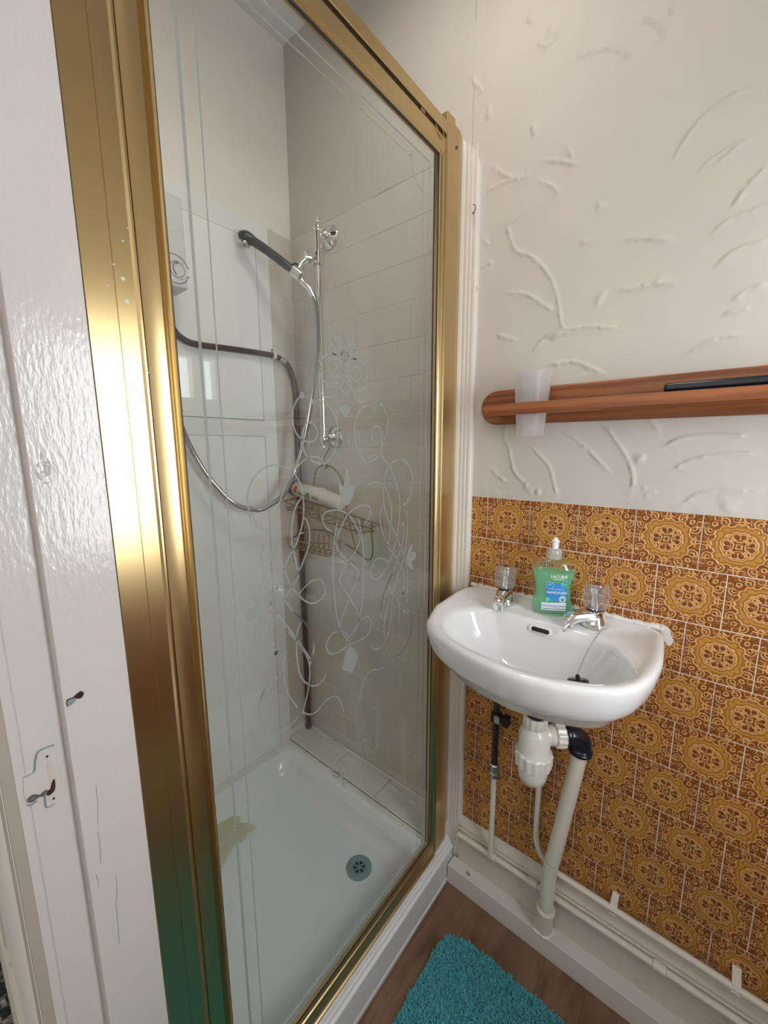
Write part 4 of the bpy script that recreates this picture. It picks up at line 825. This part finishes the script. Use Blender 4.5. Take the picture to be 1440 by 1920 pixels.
# ------------------------------------------------------------------ SOAP BOTTLE
sb = thing('soap_bottle', 'clear bottle of green handwash with a blue label between the taps', 'soap bottle', (.2105, -.050, .9172), math.radians(24))
def sup(a, b, z, e=2.6, n=40):
    return [(a*abs(math.cos(t))**(2/e)*math.copysign(1, math.cos(t)), b*abs(math.sin(t))**(2/e)*math.copysign(1, math.sin(t)), z) for t in np.linspace(0, 2*PI, n+1)[:-1]]
shape = [(.036, .018, 0), (.0405, .0215, .003), (.0425, .0225, .010), (.0420, .0222, .020), (.0385, .0210, .034), (.0372, .0205, .050), (.0385, .0212, .066), (.0420, .0225, .082), (.0440, .0230, .094), (.0435, .0228, .102), (.0395, .0215, .110), (.030, .019, .1165), (.020, .0165, .1205), (.0135, .0135, .1235), (.0125, .0125, .131)]
put('bottle_shell', MB().rings([sup(a, b, z) for a, b, z in shape]), M['bottle_clear'], sb, ang=60)
put('liquid', MB().rings([sup(a-.0012, b-.0012, max(z, .0015)) for a, b, z in shape[:9]]), M['liquid'], sb, ang=60)
put('cap', MB().lathe([(.0140, .1215), (.0148, .124), (.0148, .128), (.0138, .1285), (.0146, .131), (.0146, .136), (.0130, .1415), (.0085, .1445)], (0, 0, 0), (0, 0, 1), 28), M['pump_clear'], sb)
put('nozzle', MB().lathe([(.0062, .1440), (.0068, .150), (.0068, .156), (.0080, .1595), (.0085, .1615), (.0055, .163), (.0040, .168)], (0, 0, 0), (0, 0, 1), 20), M['white_print'], sb)
def front(x, z, off=.0006):
    # point on the bottle's front (local -y) at x, z
    for i in range(len(shape)-1):
        if shape[i][2] <= z <= shape[i+1][2]:
            t = (z-shape[i][2])/(shape[i+1][2]-shape[i][2]); a = shape[i][0]*(1-t)+shape[i+1][0]*t; b = shape[i][1]*(1-t)+shape[i+1][1]*t; break
    e = 2.6; q = max(0, 1-(abs(x)/a)**e); return (x, -(b*q**(1/e))-off, z)
def decal_disc(cx, cz, rx, rz, off, n=26, rings_=4):
    v = [front(cx, cz, off)]; f = []
    for j in range(1, rings_+1):
        for k in range(n):
            a = 2*PI*k/n; v.append(front(cx+rx*j/rings_*math.cos(a), cz+rz*j/rings_*math.sin(a), off))
    for k in range(n): f.append((0, 1+k, 1+(k+1) % n))
    for j in range(rings_-1):
        for k in range(n): f.append((1+j*n+k, 1+j*n+(k+1) % n, 1+(j+1)*n+(k+1) % n, 1+(j+1)*n+k))
    return MB().add(v, f)
def decal_rect(x0, x1, zf0, zf1, off, n=14):
    v = []
    for k in range(n+1):
        x = x0+(x1-x0)*k/n; v += [front(x, zf0(x), off), front(x, zf1(x), off)]
    return MB().add(v, [(2*k, 2*k+1, 2*k+3, 2*k+2) for k in range(n)])
put('blue_label', decal_disc(.006, .050, .0215, .0205, .0007), M['blue_print'], sb)
put('label_bubble', decal_disc(-.009, .066, .0085, .0085, .0010, 18, 2), M['pale_print'], sb)
put('label_bubble', decal_disc(-.009, .066, .0075, .0075, .0012, 18, 2), M['blue_print'], sb)
for cx, cz, r in ((.0165, .0705, .0045), (.0240, .0685, .0022), (.0235, .0765, .0026), (-.012, .0335, .0052), (-.003, .0300, .0020)):
    put('label_bubble', decal_disc(cx, cz, r, r, .0012, 14, 2), M['teal_print'], sb)
put('label_bubble', decal_disc(.0185, .036, .0072, .0072, .0011, 18, 2), M['pale_print'], sb)
lf = MB()
for k in range(5):
    a = math.radians(50+20*k); lf.add([front(.0185-.0008, .031, .0016), front(.0185+.0008, .031, .0016), front(.0185+.0065*math.cos(a), .031+.0095*math.sin(a), .0016)], [(0, 1, 2)])
put('aloe_leaf', lf, M['dark_green'], sb)
put('label_band', decal_rect(-.024, .026, lambda x: .0095+.0006*math.sin(x*60), lambda x: .0265+.0012*math.sin(x*60), .0007), M['white_print'], sb)
for q in range(4):
    put('label_stripe', decal_rect(-.0235, .0255, lambda x, q=q: .0120+.0035*q+.0006*math.sin(x*60), lambda x, q=q: .0135+.0035*q+.0006*math.sin(x*60), .0010), M['pale_print'] if q % 2 else M['stripe_print'], sb)
def text_decal(txt, size, cx, cz, name, mat, off=.0016, space=1.0):
    cu = bpy.data.curves.new(name, 'FONT'); cu.body = txt; cu.size = size; cu.align_x = 'CENTER'; cu.align_y = 'CENTER'; cu.space_character = space; cu.resolution_u = 3
    cu.offset = size*.012
    o = bpy.data.objects.new(name, cu); COL.objects.link(o); bpy.context.view_layer.update()
    me = bpy.data.meshes.new_from_object(o); bpy.data.objects.remove(o)
    for v in me.vertices: v.co = front(v.co.x+cx, v.co.y+cz, off)
    me.materials.clear(); me.materials.append(mat)
    return put(name, me, parent=sb)
text_decal('LACURA', .0092, .0085, .0865, 'brand_lettering', M['white_print'], .0016, .92)
text_decal('\u00ae', .0040, .0245, .0895, 'mark_lettering', M['white_print'])
put('lettering_rule', decal_rect(-.003, .020, lambda x: .0800, lambda x: .0812, .0012), M['white_print'], sb)
text_decal('HANDWASH', .0075, .0065, .0500, 'label_lettering', M['white_print'], .0020, .95)
for x0, x1, z in ((-.0125, -.0050, .0690), (-.0130, -.0055, .0660), (-.005, .018, .0572)):
    put('print_line', decal_rect(x0, x1, lambda x, z=z: z, lambda x, z=z: z+.0013, .0018, 6), M['pale_print'], sb)

# ------------------------------------------------------------------ TRAP, WASTE AND SUPPLY PIPES
bt = thing('bottle_trap', 'white plastic bottle trap with black elbow under the basin', 'waste trap', (.213, -.12, .55))
o = (0, 0, 0); tz = lambda z: z-.55
put('tailpiece', MB().lathe([(.0205, tz(.690)), (.0205, tz(.700)), (.0215, tz(.703)), (.0205, tz(.706)), (.0215, tz(.710)), (.0205, tz(.713)), (.0205, tz(.790))], (0, 0, 0), (0, 0, 1), 26), M['black_plastic'], bt)
def nut(r, z0, z1, n=10, d=.05): return MB().lathe([(r*.94, z0), (r, z0+.002), (r, z1-.002), (r*.94, z1)], (0, 0, 0), (0, 0, 1), n*6, n, d)
put('inlet_nut', nut(.0250, tz(.672), tz(.697), 12), M['white_plastic'], bt)
put('trap_body', MB().lathe([(.0180, tz(.680)), (.0190, tz(.672)), (.0280, tz(.664)), (.0330, tz(.655)), (.0335, tz(.612)), (.0350, tz(.603))], o, (0, 0, 1), 36), M['white_plastic'], bt)
put('cup_nut', MB().lathe([(.0370, tz(.612)), (.0400, tz(.608)), (.0395, tz(.590)), (.0380, tz(.578)), (.0340, tz(.576))], o, (0, 0, 1), 84, 14, .035), M['white_plastic'], bt)
put('trap_cup', MB().lathe([(.0325, tz(.580)), (.0315, tz(.556)), (.0280, tz(.541)), (.0200, tz(.5335)), (.006, tz(.532))], o, (0, 0, 1), 36), M['white_plastic'], bt)
oz = tz(.650); dirx = Vector((.80, .60, 0)).normalized()
put('outlet', MB().lathe([(.0210, .015), (.0210, .030), (.0225, .032), (.0210, .034), (.0225, .037), (.0210, .040), (.0225, .042), (.0210, .044), (.0210, .048)], (0, 0, oz), dirx, 28), M['white_plastic'], bt)
put('outlet_nut', MB().lathe([(.0240, .043), (.0265, .045), (.0265, .062), (.0245, .064)], (0, 0, oz), dirx, 72, 12, .04), M['white_plastic'], bt)
p0 = dirx*.060+Vector((0, 0, oz)); e1 = dirx*.084+Vector((0, 0, oz)); e2 = e1+dirx*.017+Vector((0, 0, -.012)); e3 = e2+Vector((.001, 0, -.026))
put('elbow', MB().tube(smoothpath([p0, dirx*.073+Vector((0, 0, oz+.0005)), e1+Vector((0, 0, -.001)), e2, e3], 5), [.0205]*3+[.0218]*3+[.0212]*14+[.0205], 26), M['black_plastic'], bt)
put('elbow_collar', MB().lathe([(.0215, 0), (.0245, .002), (.0245, .007), (.0225, .009), (.0238, .012), (.0215, .016)], e3-Vector((0, 0, .004)), (0, 0, 1), 30), M['black_plastic'], bt)
wl = e3+bt.location
wp = thing('waste_pipe', 'thick cream waste pipe slanting from the black elbow to the ledge', 'pipe', (.238, -.040, .060))
pq = Vector((.2560, -.0545, .312)); pp = [wl+Vector((0, 0, .004)), wl.lerp(pq, .25), wl.lerp(pq, .5), wl.lerp(pq, .75), pq, Vector((.2475, -.0535, .25)), Vector((.246, -.0530, .17)), Vector((.2435, -.0480, .11)), Vector((.2405, -.0410, .061))]
put('pipe_run', MB().tube(rel(wp, smoothpath(pp, 6)), .0170, 26), M['waste_pipe'], wp)
put('lower_socket', MB().lathe([(.0195, .001), (.0195, .068), (.0225, .070), (.0225, .080), (.0190, .084)], (0.0025, -.0010, 0), (.05, -.12, 1), 28), M['waste_pipe'], wp)
put('pipe_mark', MB().tube([(.0172*math.cos(a)+.0140, .0172*math.sin(a)-.0140, .228+.003*math.sin(a*2)) for a in np.linspace(-2.3, -1.0, 8)], .0010, 6), M['drain'], wp)
put('pipe_rag', MB().lathe([(.022, 0), (.026, .002), (.0205, .005)], (.001, .001, .0005), (0, 0, 1), 22, 5, .09), M['clear_dirty'], wp)

sp1 = thing('supply_pipe', 'left supply pipe, dark with a valve above and painted white below', 'pipe', (.089, -.036, .168))
put('pipe_run', MB().tube(rel(sp1, [(.0885, -.036, .165), (.0880, -.036, .42)]), .0072, 16), M['pipe_paint'], sp1)
put('dark_pipe', MB().tube(rel(sp1, [(.088, -.036, .44), (.0865, -.036, .76)]), .0078, 16), M['dark_metal'], sp1, label='dark metal upper length')
put('coupling', MB().lathe([(.0095, .412), (.0125, .414), (.0125, .424), (.009, .427), (.009, .434), (.0125, .437), (.0125, .449), (.010, .452)], (-.0008, 0, -.168), (0, 0, 1), 18), M['dull_chrome'], sp1)
put('coupling', MB().lathe([(.0095, .640), (.0120, .643), (.0120, .656), (.009, .659), (.009, .668), (.012, .672), (.012, .70), (.009, .72)], (-.0020, 0, -.168), (0, 0, 1), 18), M['dull_chrome'], sp1)
vl = MB().box(-.006, .030, -.010, .010, .412, .428); vl.box(.018, .034, -.012, .012, .408, .432); vl.box(-.012, .010, -.012, .010, .408, .434)
put('valve', vl, M['black_plastic'], sp1, bevel=.002); put('valve_tag', MB().box(-.002, .012, -.0135, -.0118, .410, .430), M['dull_chrome'], sp1, bevel=.0005)
sp2 = thing('supply_pipe', 'right supply pipe, white painted and bent behind the slanting waste pipe', 'pipe', (.205, -.030, .232))
put('pipe_run', MB().tube(rel(sp2, smoothpath([(.203, -.030, .47), (.203, -.030, .40), (.203, -.030, .325), (.207, -.030, .285), (.218, -.029, .258), (.238, -.028, .240), (.262, -.027, .2315)], 6)), .0070, 16), M['pipe_paint'], sp2)
put('dark_pipe', MB().tube(rel(sp2, [(.203, -.030, .46), (.205, -.022, .55), (.23, -.018, .66), (.27, -.020, .75), (.29, -.030, .79)]), .0065, 12), M['dark_metal'], sp2)
put('coupling', MB().lathe([(.008, 0), (.011, .002), (.011, .014), (.008, .016)], (-.002, 0, .226), (0.05, 0, 1), 16), M['dull_chrome'], sp2)
hp = thing('heating_pipe', 'upper horizontal white pipe clipped along the foot of the tiles', 'pipe', (.60, -.027, .229))
put('pipe_run', MB().tube(rel(hp, [(.255, -.027, .2315), (.60, -.027, .2275), (XR-.002, -.027, .226)]), .0073, 16), M['pipe_paint'], hp)
lp = thing('heating_pipe', 'lower horizontal white pipe running along the face of the skirting', 'pipe', (.40, -.030, .160))
put('pipe_run', MB().tube(rel(lp, [(-.016, -.0285, .154), (.09, -.0285, .156), (.20, -.0285, .158), (.48, -.0285, .160), (XR-.002, -.0285, .160)]), .0075, 16), M['pipe_paint'], lp)
for x, z in ((.088, .1565), (.203, .159), (.478, .161)):
    put('pipe_joint', MB().tube(rel(lp, [(x-.013, -.0285, z), (x-.011, -.0285, z), (x+.011, -.0285, z), (x+.013, -.0285, z)]), [.0078, .0105, .0105, .0078], 16), M['pipe_paint'], lp)
for x, lab in ((.383, 'saddle clip on the upper white pipe, the nearer one to the waste pipe'), (.597, 'saddle clip on the upper white pipe, close to the right edge')):
    c_ = thing('pipe_clip', lab, 'pipe clip', (x, -.027, .2295))
    put('clip_strap', MB().prism([(.0105*math.cos(a), .0105*math.sin(a)) for a in np.linspace(-2.6, 1.57, 14)]+[(.0235, .010), (.0235, .032), (.026, .032), (.026, .0)][:0]+[(.004, .0095), (.0235, .026), (.0265, .026), (.0265, -.004), (.0, -.0085)][:0]+[(.0083*math.cos(a), .0083*math.sin(a)) for a in np.linspace(1.57, -2.6, 14)], -.007, .007, 0), M['pipe_paint'], c_)
    put('clip_foot', MB().prism([(-.004, .0075), (-.001, .0105), (.0235, .0200), (.0260, .0200), (.0260, .0165), (.006, .0065)], -.007, .007, 0), M['pipe_paint'], c_, smooth=False)

# ------------------------------------------------------------------ WOODEN SHELF AND WHAT IS ON IT
sh = thing('wall_shelf', 'long varnished wooden wall shelf with rounded left end', 'shelf', (.45, -.012, 1.335))
pts = [(.90, .0), (.046, -.0)]
zb, zt_ = 1.334, 1.413
outl = [(XR-.02, zb), (.048, zb)]+[(.048-.042*math.sin(a)*1.0, (zb+zt_)/2-(zt_-zb)/2*math.cos(a)) for a in np.linspace(0, PI, 15)[1:-1]]+[(.048, zt_), (XR-.02, zt_)]
put('back_board', MB().prism([(x-.45, z-1.335) for x, z in outl], -.004, .011, 1), M['wood'], sh, bevel=.002)
# shelf board with a cut-out for the cup
CXu, CYu, CR = .1445, -.058, .0325
bo = [(.058, -.015), (.050, -.030), (.048, -.080), (.058, -.0925), (XR-.02, -.0925), (XR-.02, -.015)]
pl_ = MB()
hole = [(CXu+CR*math.cos(a), CYu+CR*math.sin(a)) for a in np.linspace(0, 2*PI, 41)[:-1]]
def shelf_piece(x0, x1):
    pl_.prism([(x0-.45, -.0925+.012), (x0-.45, -.015+.012), (x1-.45, -.015+.012), (x1-.45, -.0925+.012)], .018, .031, 2)
pl_.prism([(x-.45, y+.012) for x, y in [(.058, -.015), (.050, -.030), (.048, -.082), (.056, -.0925), (CXu-CR, -.0925), (CXu-CR, -.015)]], .018, .031, 2)
for k in range(20):
    a0, a1 = PI-PI*k/20, PI-PI*(k+1)/20
    x0, x1 = CXu+CR*math.cos(a0), CXu+CR*math.cos(a1); y0, y1 = CR*math.sin(a0), CR*math.sin(a1)
    pl_.prism([(x0-.45, -.0925+.012), (x1-.45, -.0925+.012), (x1-.45, CYu-y1+.012), (x0-.45, CYu-y0+.012)], .018, .031, 2)
    pl_.prism([(x0-.45, CYu+y0+.012), (x1-.45, CYu+y1+.012), (x1-.45, -.015+.012), (x0-.45, -.015+.012)], .018, .031, 2)
shelf_piece(CXu+CR, XR-.02)
put('shelf_board', pl_, M['wood'], sh, smooth=False, label='narrow shelf board with a round hole for the cup')
put('front_rail', MB().prism([(-.0925+.012, .014), (-.0925+.012, .037), (-.0980+.012, .0385), (-.1015+.012, .036), (-.1015+.012, .018), (-.0985+.012, .014)], .052-.45, XR-.02-.45, 0), M['wood'], sh, smooth=False, bevel=.001)
cp_ = thing('plastic_cup', 'frosted clear plastic cup standing in the shelf hole', 'cup', (CXu, CYu, 1.304))
put('cup_wall', MB().lathe([(.0270, 0), (.0278, .001), (.0385, .1295), (.0400, .1310), (.0400, .1330), (.0375, .1330), (.0262, .004), (.004, .003)], o, (0, 0, 1), 40), M['cup'], cp_, ang=60)
bk = thing('hair_comb_case', 'flat black case lying on the wooden shelf near the right edge', 'case', (.50, -.050, 1.3665))
put('lower_half', MB().box(-.125, .20, -.020, .024, .0, .010), M['black_plastic'], bk, bevel=.004)
put('upper_half', MB().box(-.120, .195, -.014, .023, .0102, .026), M['black_plastic'], bk, bevel=.005)

# ------------------------------------------------------------------ RUG
rg_ = thing('bath_rug', 'teal shaggy bath rug on the brown floor', 'rug', (.32, -.50, .0005))
ol = rrect(.030, .62, -.90, -.155, .07, 8)
put('rug_backing', MB().prism([(x-.32, y+.50) for x, y in ol], 0, .008, 2), M['rug_base'], rg_, smooth=False)
NTf = 34000; V = []; F = []; cnt = 0
xs = rng.uniform(.032, .618, NTf*2); ys = rng.uniform(-.90, -.157, NTf*2)
def inside(x, y):
    r = .07; cx = min(max(x, .030+r), .62-r); cy = min(max(y, -.90+r), -.155-r); return (x-cx)**2+(y-cy)**2 <= (r-.001)**2 or (cx == x and cy == y) or ((cx == x or cy == y))
clx = rng.normal(0, 1, (40, 40)); cly = rng.normal(0, 1, (40, 40))
for x, y in zip(xs, ys):
    if cnt >= NTf: break
    if y < -.62 and rng.random() < .7: continue
    if not inside(x, y): continue
    i, j2 = int((x)/.018) % 40, int((-y)/.018) % 40
    h = .016+rng.uniform(0, .005); lx = clx[i, j2]*.0025+rng.normal(0, .0028); ly = cly[i, j2]*.0025+rng.normal(0, .0028); w = .0019; a = rng.uniform(0, 6.28)
    b = len(V); X_, Y_ = x-.32, y+.50
    for k in range(3):
        q = a+k*2.094; V.append((X_+w*math.cos(q), Y_+w*math.sin(q), .004))
    for k in range(3):
        q = a+k*2.094+.4; V.append((X_+lx*.5+w*1.15*math.cos(q), Y_+ly*.5+w*1.15*math.sin(q), h*.65))
    V.append((X_+lx, Y_+ly, h))
    for k in range(3):
        k2 = (k+1) % 3; F.append((b+k, b+k2, b+3+k2, b+3+k)); F.append((b+3+k, b+3+k2, b+6))
    cnt += 1
me = bpy.data.meshes.new('pile'); me.from_pydata(V, [], F); me.materials.append(M['rug']); me.shade_smooth()
po = put('pile', me, parent=rg_); po['kind'] = 'stuff'
# added lamp fitting to go with the ceiling fill, out of view
cl = thing('added_ceiling_lamp', 'round white lamp fitting added out of view for the ceiling fill light', 'lamp', (.02, -.46, 2.53))
put('added_lamp_base', MB().lathe([(.11, 0), (.12, -.01), (.12, -.03), (.10, -.035)], o, (0, 0, 1), 32), M['unit'], cl)
